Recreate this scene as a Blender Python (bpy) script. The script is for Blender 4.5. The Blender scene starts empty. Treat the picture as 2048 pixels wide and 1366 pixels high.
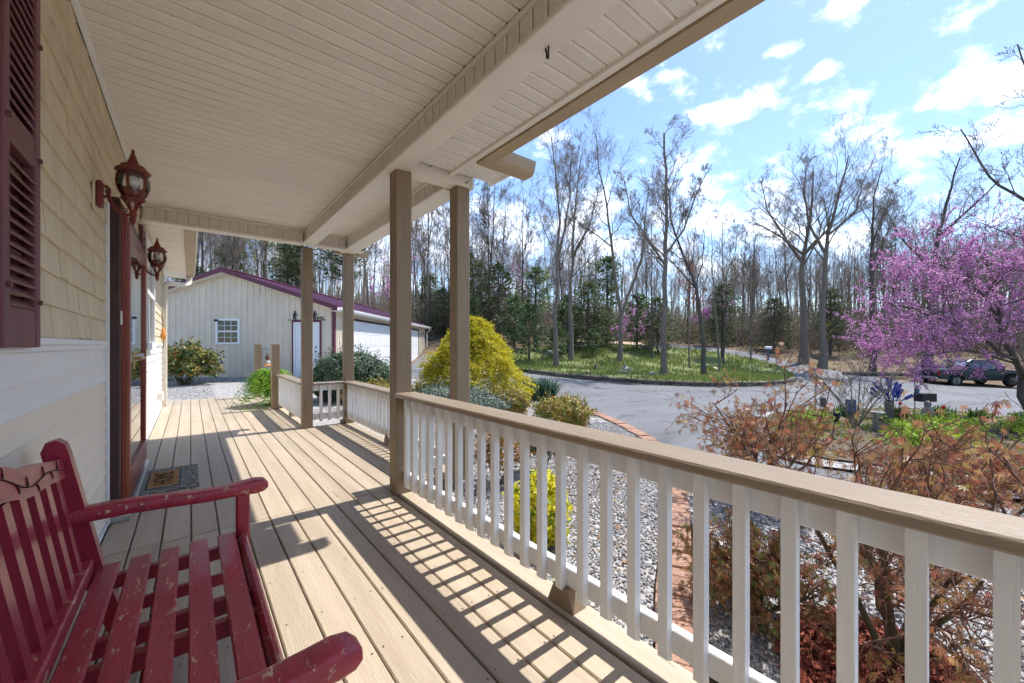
import bpy, bmesh, math, random
import numpy as np
from mathutils import Vector, Matrix
from math import radians as rad, sin, cos, pi

SC = bpy.context.scene
COL = SC.collection
# ------------------------------------------------------------------ camera, sky, sun, exposure
YAW = rad(39.03)
FX, FY = sin(YAW), cos(YAW)          # site grid: depth axis (the garage stands square to it)
RX, RY = cos(YAW), -sin(YAW)         # site grid: lateral axis
cam_d = bpy.data.cameras.new('camera')
cam = bpy.data.objects.new('camera', cam_d); COL.objects.link(cam)
cam.location = (0, 0, 1.27)
cam.rotation_euler = (pi/2, 0, -YAW)
cam_d.sensor_width = 36.0
cam_d.lens = 793.2/2048*36
cam_d.shift_y = 7.5/2048
cam_d.clip_start = .05
cam_d.clip_end = 1500
SC.camera = cam

SUN_EL = rad(58.3)
world = bpy.data.worlds.new('World'); SC.world = world; world.use_nodes = True
wt = world.node_tree; wt.nodes.clear()
def wn(t, **k):
    n = wt.nodes.new(t)
    for a, b in k.items(): setattr(n, a, b)
    return n
def wl(a, b): wt.links.new(a, b)
def wmath(op, a, b=None, c=None, clamp=False):
    n = wn('ShaderNodeMath', operation=op); n.use_clamp = clamp
    for i, x in enumerate((a, b, c)):
        if x is None: continue
        if isinstance(x, (int, float)): n.inputs[i].default_value = x
        else: wl(x, n.inputs[i])
    return n.outputs[0]
sky = wn('ShaderNodeTexSky', sky_type='NISHITA'); sky.sun_disc = False
sky.sun_elevation = SUN_EL; sky.sun_rotation = rad(90); sky.air_density = 1.0; sky.dust_density = .45; sky.ozone_density = 3.8; sky.altitude = 600
tc = wn('ShaderNodeTexCoord')
def wdot(v):
    n = wn('ShaderNodeVectorMath', operation='DOT_PRODUCT'); wl(tc.outputs['Generated'], n.inputs[0]); n.inputs[1].default_value = v
    return n.outputs['Value']
az = wmath('ARCTAN2', wdot((RX, RY, 0)), wdot((FX, FY, 0)))
el = wmath('ARCSINE', wdot((0, 0, 1)))
cb = wn('ShaderNodeCombineXYZ'); wl(az, cb.inputs[0]); wl(el, cb.inputs[1])
nz = wn('ShaderNodeTexNoise'); nz.inputs['Scale'].default_value = 8.0; nz.inputs['Detail'].default_value = 9; nz.inputs['Roughness'].default_value = .66
mpw = wn('ShaderNodeMapping'); mpw.inputs['Scale'].default_value = (1, 1.45, 1); wl(cb.outputs[0], mpw.inputs[0]); wl(mpw.outputs[0], nz.inputs[0])
nz2 = wn('ShaderNodeTexNoise'); nz2.inputs['Scale'].default_value = 2.3; nz2.inputs['Detail'].default_value = 3
mp2 = wn('ShaderNodeMapping'); mp2.inputs['Scale'].default_value = (1, 2.6, 1); mp2.inputs['Location'].default_value = (3.1, .7, 0); wl(cb.outputs[0], mp2.inputs[0]); wl(mp2.outputs[0], nz2.inputs[0])
# cloud banks: azimuth, elevation (radians from the site's depth axis), half width, half height
CL = [(0.458, 0.482, 0.122, 0.03), (0.512, 0.475, 0.057, 0.026), (0.581, 0.551, 0.053, 0.017), (0.656, 0.499, 0.028, 0.014), (0.698, 0.58, 0.056, 0.015), (0.852, 0.499, 0.071, 0.026), (0.868, 0.408, 0.074, 0.041), (0.908, 0.404, 0.048, 0.046), (0.8, 0.331, 0.143, 0.039), (0.835, 0.327, 0.092, 0.042), (0.888, 0.323, 0.06, 0.043), (0.72, 0.325, 0.079, 0.021), (0.23, 0.321, 0.154, 0.066), (0.133, 0.303, 0.148, 0.08), (0.335, 0.301, 0.123, 0.065), (0.522, 0.226, 0.095, 0.047), (0.594, 0.226, 0.078, 0.05), (0.676, 0.214, 0.085, 0.056), (0.254, 0.228, 0.289, 0.081), (-0.03, 0.271, 0.305, 0.105), (0.463, 0.179, 0.151, 0.049), (0.379, 0.564, 0.054, 0.015), (0.806, 0.397, 0.018, 0.01), (0.289, 0.57, 0.058, 0.021), (-0.35, 0.24, 0.35, 0.14), (-0.7, 0.3, 0.4, 0.16), (1.25, 0.3, 0.3, 0.1), (1.5, 0.55, 0.2, 0.08)]
acc = None
for (a0, e0, hw, hh) in CL:
    s = wn('ShaderNodeVectorMath', operation='SUBTRACT'); wl(cb.outputs[0], s.inputs[0]); s.inputs[1].default_value = (a0, e0, 0)
    m = wn('ShaderNodeVectorMath', operation='MULTIPLY'); wl(s.outputs[0], m.inputs[0]); m.inputs[1].default_value = (1/hw, 1/hh, 0)
    l = wn('ShaderNodeVectorMath', operation='LENGTH'); wl(m.outputs[0], l.inputs[0])
    v = wmath('SUBTRACT', 1.0, l.outputs['Value'])
    acc = v if acc is None else wmath('SMOOTH_MAX', acc, v, .1)
gen = wmath('MULTIPLY_ADD', nz2.outputs['Fac'], 3.2, -1.72)      # scattered cloud everywhere else
acc = wmath('MAXIMUM', acc, gen)
den = wmath('MULTIPLY_ADD', wmath('SUBTRACT', nz.outputs['Fac'], .52), 5.2, acc)
mr = wn('ShaderNodeMapRange', interpolation_type='SMOOTHSTEP'); mr.inputs['From Min'].default_value = -.15; mr.inputs['From Max'].default_value = 2.2; wl(den, mr.inputs['Value'])
mask = wmath('MULTIPLY', mr.outputs[0], .93)
shade = wn('ShaderNodeMapRange'); shade.inputs['From Min'].default_value = .2; shade.inputs['From Max'].default_value = 1.3; shade.inputs['To Min'].default_value = 1.3; shade.inputs['To Max'].default_value = 1.0; wl(den, shade.inputs['Value'])
bg1 = wn('ShaderNodeBackground'); wl(sky.outputs[0], bg1.inputs[0]); bg1.inputs[1].default_value = .076
bg2 = wn('ShaderNodeBackground'); bg2.inputs[0].default_value = (1, .99, .98, 1); wl(shade.outputs[0], bg2.inputs[1])
CLOUDS = bg2; CLOUD_SHADE = shade
mx = wn('ShaderNodeMixShader'); wl(mask, mx.inputs[0]); wl(bg1.outputs[0], mx.inputs[1]); wl(bg2.outputs[0], mx.inputs[2])
wo = wn('ShaderNodeOutputWorld'); wl(mx.outputs[0], wo.inputs[0])

sun_d = bpy.data.lights.new('sun', 'SUN'); sun_d.energy = 2.0; sun_d.angle = rad(.55); sun_d.color = (1, .95, .87)
sun = bpy.data.objects.new('sun', sun_d); COL.objects.link(sun)
sun.location = (20, 0, 32); sun.rotation_euler = (0, rad(90) - SUN_EL, 0)

SC.view_settings.view_transform = 'Standard'
try: SC.view_settings.look = 'None'
except Exception: pass
SC.view_settings.gamma = 1.0
SC.view_settings.use_curve_mapping = False
SC.view_settings.exposure = 1.82
SC.cycles.use_denoising = True
SC.cycles.max_bounces = 8
SC.cycles.diffuse_bounces = 4
SC.cycles.adaptive_threshold = .03
SC.cycles.transparent_max_bounces = 8

# ------------------------------------------------------------------ helpers
def S(a, d): return (RX*a + FX*d, RY*a + FY*d)
def sstep(a, b, x):
    t = min(1, max(0, (x-a)/(b-a))); return t*t*(3-2*t)
def Z(a, d):
    ac = min(max(a, -2.2), 34.0)
    rise = 2.4 + 1.4*min(1, max(0, (4-a)/8))
    return -.15 - .041*ac + sstep(12.8, 15, d)*.07*min(1, max(0, (-1-a)/2)) + sstep(24, 45, d)*rise + max(0, min(d,112)-45)*.12 + .35*sin(a*.11+1)*sstep(60,100,d)

def L(name, mesh, m=None, parent=None, loc=(0,0,0), rotz=0.0):
    o = bpy.data.objects.new(name, mesh); COL.objects.link(o)
    if m is not None and mesh is not None and len(mesh.materials) == 0: mesh.materials.append(m)
    o.location = loc; o.rotation_euler = (0, 0, rotz)
    if parent is not None: o.parent = parent
    return o
def tag(o, label=None, cat=None, group=None, kind=None):
    if label: o['label'] = label
    if cat: o['category'] = cat
    if group: o['group'] = group
    if kind: o['kind'] = kind
    return o
def T(name, label, cat, loc=(0,0,0), rotz=0.0, group=None):
    o = bpy.data.objects.new(name, None); COL.objects.link(o)
    o.empty_display_size = .2; o.location = loc; o.rotation_euler = (0, 0, rotz)
    return tag(o, label, cat, group)
def TS(name, label, cat, a, d, rot=0.0, group=None, z=None):
    """a thing on the site grid, local x = lateral, local y = depth"""
    x, y = S(a, d)
    return T(name, label, cat, (x, y, Z(a, d) if z is None else z), -YAW+rot, group)
def copy_tree(o, parent=None):
    c = o.copy(); COL.objects.link(c)
    if parent is not None: c.parent = parent
    for ch in list(o.children): copy_tree(ch, c)
    return c

def np_mesh(name, V, F, smooth=False):
    V = np.asarray(V, dtype=np.float32); F = np.asarray(F, dtype=np.int32)
    me = bpy.data.meshes.new(name)
    n, k = F.shape
    me.vertices.add(len(V)); me.vertices.foreach_set('co', V.ravel())
    me.loops.add(n*k); me.loops.foreach_set('vertex_index', F.ravel())
    me.polygons.add(n); me.polygons.foreach_set('loop_start', np.arange(0, n*k, k, dtype=np.int32))
    try: me.polygons.foreach_set('loop_total', np.full(n, k, dtype=np.int32))
    except Exception: pass
    if smooth: me.polygons.foreach_set('use_smooth', np.ones(n, dtype=bool))
    me.update(calc_edges=True); me.validate()
    return me

class MB:
    def __init__(s): s.v = []; s.f = []
    def add(s, v, f):
        b = len(s.v); s.v += [tuple(p) for p in v]; s.f += [tuple(i+b for i in q) for q in f]; return s
    def box(s, x0, x1, y0, y1, z0, z1, c=0.0, M=None):
        if x0 > x1: x0, x1 = x1, x0
        if y0 > y1: y0, y1 = y1, y0
        if z0 > z1: z0, z1 = z1, z0
        E = ((x0, x1), (y0, y1), (z0, z1))
        v = []; f = []
        if c <= 0:
            v = [(E[0][i], E[1][j], E[2][k]) for i in (0,1) for j in (0,1) for k in (0,1)]
            f = [(0,1,3,2), (4,6,7,5), (0,4,5,1), (2,3,7,6), (0,2,6,4), (1,5,7,3)]
        else:
            c = min(c, (x1-x0)*.45, (y1-y0)*.45, (z1-z0)*.45)
            ix = {}
            for i in (0,1):
                for j in (0,1):
                    for k in (0,1):
                        sg = (i,j,k)
                        for ax in range(3):
                            ix[(sg,ax)] = len(v)
                            v.append(tuple(E[q][sg[q]] if q == ax else E[q][sg[q]] + (c if sg[q] == 0 else -c) for q in range(3)))
            for ax in range(3):
                p, q = [t for t in range(3) if t != ax]
                for sd in (0,1):
                    ring = []
                    for (m, n) in ((0,0), (1,0), (1,1), (0,1)):
                        sg = [0,0,0]; sg[ax] = sd; sg[p] = m; sg[q] = n; ring.append(ix[(tuple(sg),ax)])
                    f.append(tuple(ring))
            for k in range(3):
                i, j = [t for t in range(3) if t != k]
                for m in (0,1):
                    for n in (0,1):
                        def sg(kk):
                            w = [0,0,0]; w[i] = m; w[j] = n; w[k] = kk; return tuple(w)
                        f.append((ix[(sg(0),i)], ix[(sg(1),i)], ix[(sg(1),j)], ix[(sg(0),j)]))
            for i in (0,1):
                for j in (0,1):
                    for k in (0,1): f.append(tuple(ix[((i,j,k),ax)] for ax in range(3)))
        if M is not None: v = [tuple(M @ Vector(p)) for p in v]
        return s.add(v, f)
    def tube(s, pts, r, n=8, cap=True):
        pts = [Vector(p) for p in pts]
        if not hasattr(r, '__len__'): r = [r]*len(pts)
        v = []; f = []; ref = None
        for i, p in enumerate(pts):
            t = (pts[min(i+1, len(pts)-1)] - pts[max(i-1, 0)]).normalized()
            if ref is None: ref = Vector((0,0,1)) if abs(t.z) < .9 else Vector((1,0,0))
            u = t.cross(ref).normalized(); w = t.cross(u); ref = -w if False else ref
            for k in range(n):
                a = 2*pi*k/n; v.append(p + (u*cos(a) + w*sin(a))*r[i])
        for i in range(len(pts)-1):
            for k in range(n):
                k2 = (k+1) % n; f.append((i*n+k, i*n+k2, (i+1)*n+k2, (i+1)*n+k))
        if cap: f.append(tuple(range(n-1, -1, -1))); f.append(tuple((len(pts)-1)*n+k for k in range(n)))
        return s.add(v, f)
    def lathe(s, prof, c=(0,0,0), n=16, M=None):
        v = []; f = []
        for (r, z) in prof:
            for k in range(n):
                a = 2*pi*k/n; v.append((c[0]+r*cos(a), c[1]+r*sin(a), c[2]+z))
        for i in range(len(prof)-1):
            for k in range(n):
                k2 = (k+1) % n; f.append((i*n+k, i*n+k2, (i+1)*n+k2, (i+1)*n+k))
        f.append(tuple(range(n-1, -1, -1))); f.append(tuple((len(prof)-1)*n+k for k in range(n)))
        if M is not None: v = [tuple(M @ Vector(p)) for p in v]
        return s.add(v, f)
    def prism(s, poly, lo, hi, axis='y', M=None):
        """poly: 2D points in the plane of the other two axes"""
        n = len(poly); v = []
        for t in (lo, hi):
            for (p, q) in poly:
                v.append({'x': (t, p, q), 'y': (p, t, q), 'z': (p, q, t)}[axis])
        f = [tuple(range(n)), tuple(range(2*n-1, n-1, -1))] + [(i, (i+1) % n, n+(i+1) % n, n+i) for i in range(n)]
        if M is not None: v = [tuple(M @ Vector(p)) for p in v]
        return s.add(v, f)
    def quad(s, a, b, c, d): return s.add([a, b, c, d], [(0,1,2,3)])
    def mesh(s, name, m=None, smooth=False, fix=True):
        me = bpy.data.meshes.new(name); me.from_pydata(s.v, [], s.f); me.update()
        if fix and len(s.f) < 6000:
            b = bmesh.new(); b.from_mesh(me); bmesh.ops.recalc_face_normals(b, faces=b.faces); b.to_mesh(me); b.free()
        if smooth:
            me.polygons.foreach_set('use_smooth', [True]*len(me.polygons))
            try: me.set_sharp_from_angle(angle=rad(38))
            except Exception: pass
        if m is not None: me.materials.append(m)
        return me
    def build(s, name, m, parent=None, loc=(0,0,0), rotz=0.0, smooth=False):
        return L(name, s.mesh(name, m, smooth), None, parent, loc, rotz)

# ------------------------------------------------------------------ materials
def mat(name, col, rough=.6, var=.12, vs=4.0, bump=0.0, bs=40.0, stretch=(1,1,1), spec=.35, metal=0.0,
        col2=None, ramp=None, trans=0.0, worn=None, coat=0.0, extra=None, ov=0.0):
    m = bpy.data.materials.new(name); m.use_nodes = True
    nt = m.node_tree; nd = nt.nodes; lk = nt.links
    b = nd['Principled BSDF']; out = nd['Material Output']
    def N(t, **k):
        n = nd.new(t)
        for q, w in k.items(): setattr(n, q, w)
        return n
    def mixc(fac, c1, c2):
        x = N('ShaderNodeMix', data_type='RGBA')
        for sock, c in ((x.inputs[0], fac), (x.inputs[6], c1), (x.inputs[7], c2)):
            if isinstance(c, (int, float)): sock.default_value = c
            elif isinstance(c, tuple): sock.default_value = (*c[:3], 1)
            else: lk.new(c, sock)
        return x.outputs[2]
    t = N('ShaderNodeTexCoord'); oi = N('ShaderNodeObjectInfo')
    off = N('ShaderNodeVectorMath', operation='SCALE'); off.inputs[0].default_value = (13.7, 41.3, 27.9); lk.new(oi.outputs['Random'], off.inputs['Scale'])
    ad = N('ShaderNodeVectorMath', operation='ADD'); lk.new(t.outputs['Object'], ad.inputs[0]); lk.new(off.outputs[0], ad.inputs[1])
    mp = N('ShaderNodeMapping'); mp.inputs['Scale'].default_value = stretch; lk.new(ad.outputs[0], mp.inputs[0])
    if ramp:
        g = N('ShaderNodeNewGeometry'); r = N('ShaderNodeValToRGB'); r.color_ramp.interpolation = 'LINEAR'
        e = r.color_ramp.elements
        while len(e) < len(ramp): e.new(.5)
        for i, c in enumerate(ramp): e[i].position = i/(len(ramp)-1); e[i].color = (*c, 1)
        lk.new(g.outputs['Random Per Island'], r.inputs[0]); c = r.outputs[0]
    else:
        n1 = N('ShaderNodeTexNoise'); n1.inputs['Scale'].default_value = vs; n1.inputs['Detail'].default_value = 6; n1.inputs['Roughness'].default_value = .6
        lk.new(mp.outputs[0], n1.inputs[0])
        mrn = N('ShaderNodeMapRange'); mrn.inputs['From Min'].default_value = .3; mrn.inputs['From Max'].default_value = .7; lk.new(n1.outputs['Fac'], mrn.inputs['Value'])
        if col2 is None:
            c1 = tuple(x*(1-var) for x in col); c2 = tuple(min(1, x*(1+var)) for x in col)
        else: c1, c2 = col, col2
        c = mixc(mrn.outputs[0], c1, c2)
    if worn:   # (colour, noise scale, threshold, stretch)
        n2 = N('ShaderNodeTexNoise'); n2.inputs['Scale'].default_value = worn[1]; n2.inputs['Detail'].default_value = 8; n2.inputs['Roughness'].default_value = .7
        mpp = N('ShaderNodeMapping'); mpp.inputs['Scale'].default_value = worn[3] if len(worn) > 3 else (1,1,1); lk.new(ad.outputs[0], mpp.inputs[0]); lk.new(mpp.outputs[0], n2.inputs[0])
        m2 = N('ShaderNodeMapRange'); m2.inputs['From Min'].default_value = worn[2]; m2.inputs['From Max'].default_value = worn[2]+.05; lk.new(n2.outputs['Fac'], m2.inputs['Value'])
        c = mixc(m2.outputs[0], c, worn[0])
    if ov:     # every piece of a kind a little lighter or darker
        hs = N('ShaderNodeHueSaturation'); mo = N('ShaderNodeMapRange'); mo.inputs['To Min'].default_value = 1-ov; mo.inputs['To Max'].default_value = 1+ov
        lk.new(oi.outputs['Random'], mo.inputs['Value']); lk.new(mo.outputs[0], hs.inputs['Value']); lk.new(c, hs.inputs['Color']); c = hs.outputs[0]
    if extra: c = extra(N, lk, mixc, c, t, ad, b)
    lk.new(c, b.inputs['Base Color'])
    b.inputs['Roughness'].default_value = rough
    b.inputs['Specular IOR Level'].default_value = spec
    b.inputs['Metallic'].default_value = metal
    if coat: b.inputs['Coat Weight'].default_value = coat; b.inputs['Coat Roughness'].default_value = .15
    if bump:
        n3 = N('ShaderNodeTexNoise'); n3.inputs['Scale'].default_value = bs; n3.inputs['Detail'].default_value = 5; lk.new(mp.outputs[0], n3.inputs[0])
        bp = N('ShaderNodeBump'); bp.inputs['Strength'].default_value = bump; bp.inputs['Distance'].default_value = .02
        lk.new(n3.outputs['Fac'], bp.inputs['Height']); lk.new(bp.outputs[0], b.inputs['Normal'])
    if trans:
        tr = N('ShaderNodeBsdfTranslucent'); lk.new(c, tr.inputs[0]); mxs = N('ShaderNodeMixShader'); mxs.inputs[0].default_value = trans
        lk.new(b.outputs[0], mxs.inputs[1]); lk.new(tr.outputs[0], mxs.inputs[2]); lk.new(mxs.outputs[0], out.inputs[0])
    return m
def glass(name, tint=(.6,.65,.7), alpha_mix=.35, rough=.02):
    m = bpy.data.materials.new(name); m.use_nodes = True; nt = m.node_tree; nd = nt.nodes; lk = nt.links
    nd.clear(); o = nd.new('ShaderNodeOutputMaterial'); g = nd.new('ShaderNodeBsdfGlossy'); g.inputs['Roughness'].default_value = rough
    tr = nd.new('ShaderNodeBsdfTransparent'); tr.inputs[0].default_value = (*tint, 1)
    fr = nd.new('ShaderNodeFresnel'); fr.inputs[0].default_value = 1.5; ma = nd.new('ShaderNodeMath'); ma.operation = 'MULTIPLY_ADD'; ma.use_clamp = True
    lk.new(fr.outputs[0], ma.inputs[0]); ma.inputs[1].default_value = 1.2; ma.inputs[2].default_value = alpha_mix
    mxs = nd.new('ShaderNodeMixShader'); lk.new(ma.outputs[0], mxs.inputs[0]); lk.new(tr.outputs[0], mxs.inputs[1]); lk.new(g.outputs[0], mxs.inputs[2]); lk.new(mxs.outputs[0], o.inputs[0])
    return m

def perforated(axis_u, axis_v, period=.0115, r=.23, dark=.48, band=.104, edge=.2):
    """rows of drilled holes of a vented vinyl panel, in the panel's own coordinates (u across the panel)"""
    def fn(N, lk, mixc, c, t, ad, b):
        sp = N('ShaderNodeSeparateXYZ'); lk.new(t.outputs['Object'], sp.inputs[0])
        def M(op, x, y=None):
            n = N('ShaderNodeMath', operation=op)
            for i, q in enumerate((x, y)):
                if q is None: continue
                if isinstance(q, (int, float)): n.inputs[i].default_value = q
                else: lk.new(q, n.inputs[i])
            return n.outputs[0]
        u = sp.outputs[axis_u]; v = sp.outputs[axis_v]
        row = M('FLOOR', M('DIVIDE', u, period))
        fu = M('SUBTRACT', M('FRACT', M('DIVIDE', u, period)), .5)
        fv = M('SUBTRACT', M('FRACT', M('ADD', M('DIVIDE', v, period), M('MULTIPLY', M('MODULO', M('ABSOLUTE', row), 2.0), .5))), .5)
        dd = M('SQRT', M('ADD', M('MULTIPLY', fu, fu), M('MULTIPLY', fv, fv)))
        hole = M('LESS_THAN', dd, r)
        ins = M('LESS_THAN', M('ABSOLUTE', u), band*(.5-edge))
        f = M('MULTIPLY', M('MULTIPLY', hole, ins), 1-dark)
        return mixc(f, c, (.05, .045, .04))
    return fn

def edgewear(N, lk, mixc, c, t, ad, b):
    """paint rubbed off along the edges of the wood"""
    bv = N('ShaderNodeBevel', samples=4); bv.inputs['Radius'].default_value = .006
    g = N('ShaderNodeNewGeometry'); dp = N('ShaderNodeVectorMath', operation='DOT_PRODUCT'); lk.new(bv.outputs[0], dp.inputs[0]); lk.new(g.outputs['Normal'], dp.inputs[1])
    e = N('ShaderNodeMapRange'); e.inputs['From Min'].default_value = .97; e.inputs['From Max'].default_value = .88; lk.new(dp.outputs['Value'], e.inputs['Value'])
    n = N('ShaderNodeTexNoise'); n.inputs['Scale'].default_value = 38; n.inputs['Detail'].default_value = 6; lk.new(ad.outputs[0], n.inputs[0])
    m = N('ShaderNodeMapRange'); m.inputs['From Min'].default_value = .50; m.inputs['From Max'].default_value = .57; lk.new(n.outputs['Fac'], m.inputs['Value'])
    x = N('ShaderNodeMath', operation='MULTIPLY'); lk.new(e.outputs[0], x.inputs[0]); lk.new(m.outputs[0], x.inputs[1])
    return mixc(x.outputs[0], c, (.50,.30,.20))
CREAM = (.62, .56, .465)
M_ = {}
M_['cream'] = mat('cream_vinyl', (.66,.60,.50), .55, .05, 2.0, .08, 60)
M_['ceil'] = mat('soffit_vinyl', (.86,.815,.74), .5, .05, 1.5, extra=perforated(1, 0), ov=.02)
M_['sof_v'] = mat('beam_vinyl', (.78,.735,.65), .5, .05, 1.5, extra=perforated(1, 2))
M_['sof_x'] = mat('end_beam_vinyl', (.78,.735,.65), .5, .05, 1.5, extra=perforated(0, 2))
M_['trimcream'] = mat('cream_aluminium', (.82,.78,.70), .45, .05, 3)
M_['tan'] = mat('tan_painted_wood', (.285,.21,.135), .55, .09, 3, .25, 30, (6,6,.6), worn=((.18,.13,.085), 5, .63, (4,4,.35)), ov=.05)
M_['tanrail'] = mat('tan_painted_rail', (.29,.225,.155), .32, .09, 3, .22, 30, (6,.6,6), worn=((.19,.14,.095), 5, .66, (4,.4,4)), spec=.5)
M_['tangutter'] = mat('tan_gutter', (.42,.32,.20), .45, .07, 2, worn=((.30,.24,.17), 3, .66, (1,1,4)))
M_['deck'] = mat('painted_deck_board', (.37,.30,.222), .5, .10, 1.6, .24, 26, (7,.45,7), col2=(.49,.41,.318), worn=((.30,.235,.17), 3.4, .63, (5,.6,5)), ov=.10)
M_['white'] = mat('white_painted_wood', (.85,.85,.84), .5, .06, 3, .2, 30, (6,6,.6), worn=((.60,.57,.50), 5, .68, (2,2,.7)), ov=.05)
M_['whitetrim'] = mat('white_vinyl', (.82,.83,.84), .45, .03, 2)
M_['lapcream'] = mat('cream_lap_siding', (.82,.745,.61), .5, .04, 1.2, .05, 90, (1,.2,1))
M_['lapwhite_sunlit'] = mat('white_and_sunlit_lap_siding', (.83,.82,.80), .5, .03, 1.2, .05, 90, (1,.2,1))
M_['shake'] = mat('beige_shake_siding', (.70,.60,.43), .65, .07, 2.0, .4, 50, (1,4,.3), ov=.05)
M_['shutter'] = mat('maroon_shutter', (.155,.052,.06), .45, .12, 4, .15, 40, (4,4,.5), worn=((.17,.10,.10), 4, .66))
M_['maroon'] = mat('maroon_metal', (.125,.03,.055), .4, .08, 1.5)
M_['maroonroof'] = mat('maroon_roof_metal', (.25,.10,.16), .3, .08, 1.2, spec=.5)
M_['doorred'] = mat('red_brown_door_wood', (.24,.045,.025), .35, .2, 5, .1, 30, (6,6,.5), coat=.25)
M_['doordark'] = mat('dark_brown_casing', (.06,.03,.028), .5, .2, 8)
M_['lantern'] = mat('oxblood_lantern_metal', (.185,.035,.028), .5, .25, 9, .15, 60, worn=((.30,.10,.055), 12, .64))
M_['benchred'] = mat('worn_burgundy_bench_paint', (.37,.032,.055), .36, .22, 3, .18, 30, (8,.7,8), coat=.3, worn=((.62,.45,.28), 40, .598, (1.0,.4,1.0)), extra=edgewear)
M_['benchred2'] = mat('burgundy_bench_paint', (.29,.016,.04), .32, .2, 3, .12, 30, (6,6,.7), coat=.35)
M_['carve'] = mat('dark_carved_line', (.05,.008,.012), .6, .1, 5)
M_['black'] = mat('black_metal', (.02,.02,.022), .45, .2, 6)
M_['brass'] = mat('brass', (.55,.40,.20), .3, .1, 6, metal=1.0)
M_['alum'] = mat('bare_aluminium', (.55,.56,.58), .35, .05, 4, metal=.7)
M_['glass'] = glass('window_glass', (.35,.38,.42), .18)
M_['clearglass'] = glass('lantern_glass', (.93,.94,.93), .05)
M_['dark'] = mat('dark_interior', (.015,.015,.018), .8, .1, 2)
M_['bulb'] = mat('frosted_bulb', (.75,.75,.72), .4, .03, 2)
# ------------------------------------------------------------------ ground sheets
def grid_axis(parts):
    out = []
    for (lo, hi, st) in parts:
        x = lo
        while x < hi-1e-6: out.append(x); x += st
    out.append(parts[-1][1]); return out
ga = grid_axis([(-320,-60,20), (-60,-20,4), (-20,40,1.0), (40,80,4), (80,320,20)])
gd = grid_axis([(-60,-10,10), (-10,50,1.0), (50,90,4), (90,400,20)])
V = []
for d in gd:
    for a in ga:
        x, y = S(a, d); V.append((x, y, Z(a, d) - (.04 if d < 60 else 0)))
na = len(ga); F = [(j*na+i, j*na+i+1, (j+1)*na+i+1, (j+1)*na+i) for j in range(len(gd)-1) for i in range(na-1)]
M_['litter'] = mat('leaf_litter_ground', (.10,.066,.040), .95, 0, .6, .8, 14, col2=(.20,.145,.095), worn=((.11,.12,.045), .35, .56))
tag(L('ground', np_mesh('ground', V, F), M_['litter']), kind='structure')

def sheet(name, outline, off, m, cut=1.5, parent=None):
    bm = bmesh.new()
    vs = [bm.verts.new((a, d, 0)) for a, d in outline]
    bm.faces.new(vs); bmesh.ops.triangulate(bm, faces=bm.faces[:])
    la = [p[0] for p in outline]; ld = [p[1] for p in outline]
    for ax, lo, hi in ((0, min(la), max(la)), (1, min(ld), max(ld))):
        t = math.floor(lo/cut)*cut
        while t < hi:
            co = (t, 0, 0) if ax == 0 else (0, t, 0); no = (1,0,0) if ax == 0 else (0,1,0)
            bmesh.ops.bisect_plane(bm, geom=bm.verts[:]+bm.edges[:]+bm.faces[:], plane_co=co, plane_no=no); t += cut
    for v in bm.verts:
        a, d = v.co.x, v.co.y; x, y = S(a, d); v.co = (x, y, Z(a, d)+off)
    bmesh.ops.recalc_face_normals(bm, faces=bm.faces)
    me = bpy.data.meshes.new(name); bm.to_mesh(me); bm.free()
    for p in me.polygons:
        if p.normal.z < 0: p.flip()
    return L(name, me, m, parent)
def spline(pts, n=5, closed=True):
    out = []; N = len(pts)
    rng_ = range(N if closed else N-1)
    for i in rng_:
        p0, p1, p2, p3 = [Vector(pts[(i+k) % N] if closed else pts[min(max(i+k,0),N-1)]) for k in (-1,0,1,2)]
        for k in range(n):
            t = k/n
            out.append(tuple(.5*((2*p1)+(p2-p0)*t+(2*p0-5*p1+4*p2-p3)*t*t+(3*p1-p0-3*p2+p3)*t**3)))
    if not closed: out.append(tuple(pts[-1]))
    return out
def asph(N, lk, mixc, c, t, ad, b):
    v = N('ShaderNodeTexVoronoi', feature='DISTANCE_TO_EDGE'); v.inputs['Scale'].default_value = .22
    nn = N('ShaderNodeTexNoise'); nn.inputs['Scale'].default_value = 1.2; nn.inputs['Detail'].default_value = 5; lk.new(t.outputs['Object'], nn.inputs[0])
    am = N('ShaderNodeVectorMath', operation='MULTIPLY_ADD'); lk.new(nn.outputs['Color'], am.inputs[0]); am.inputs[1].default_value = (1.6,1.6,0); lk.new(t.outputs['Object'], am.inputs[2])
    lk.new(am.outputs[0], v.inputs['Vector'])
    lt = N('ShaderNodeMath', operation='LESS_THAN'); lt.inputs[1].default_value = .0042; lk.new(v.outputs['Distance'], lt.inputs[0])
    n2 = N('ShaderNodeTexNoise'); n2.inputs['Scale'].default_value = 90; n2.inputs['Detail'].default_value = 2; lk.new(t.outputs['Object'], n2.inputs[0])
    hf = N('ShaderNodeMath', operation='MULTIPLY'); hf.inputs[1].default_value = .35; lk.new(n2.outputs['Fac'], hf.inputs[0]); c = mixc(hf.outputs[0], c, (.20,.205,.22))
    return mixc(lt.outputs[0], c, (.03,.03,.032))
M_['asphalt'] = mat('weathered_asphalt', (.10,.104,.114), .85, 0, .30, .2, 120, (1,2.6,1), col2=(.175,.18,.195), worn=((.075,.078,.086), .45, .585, (1,2.5,1)), extra=asph)
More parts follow.
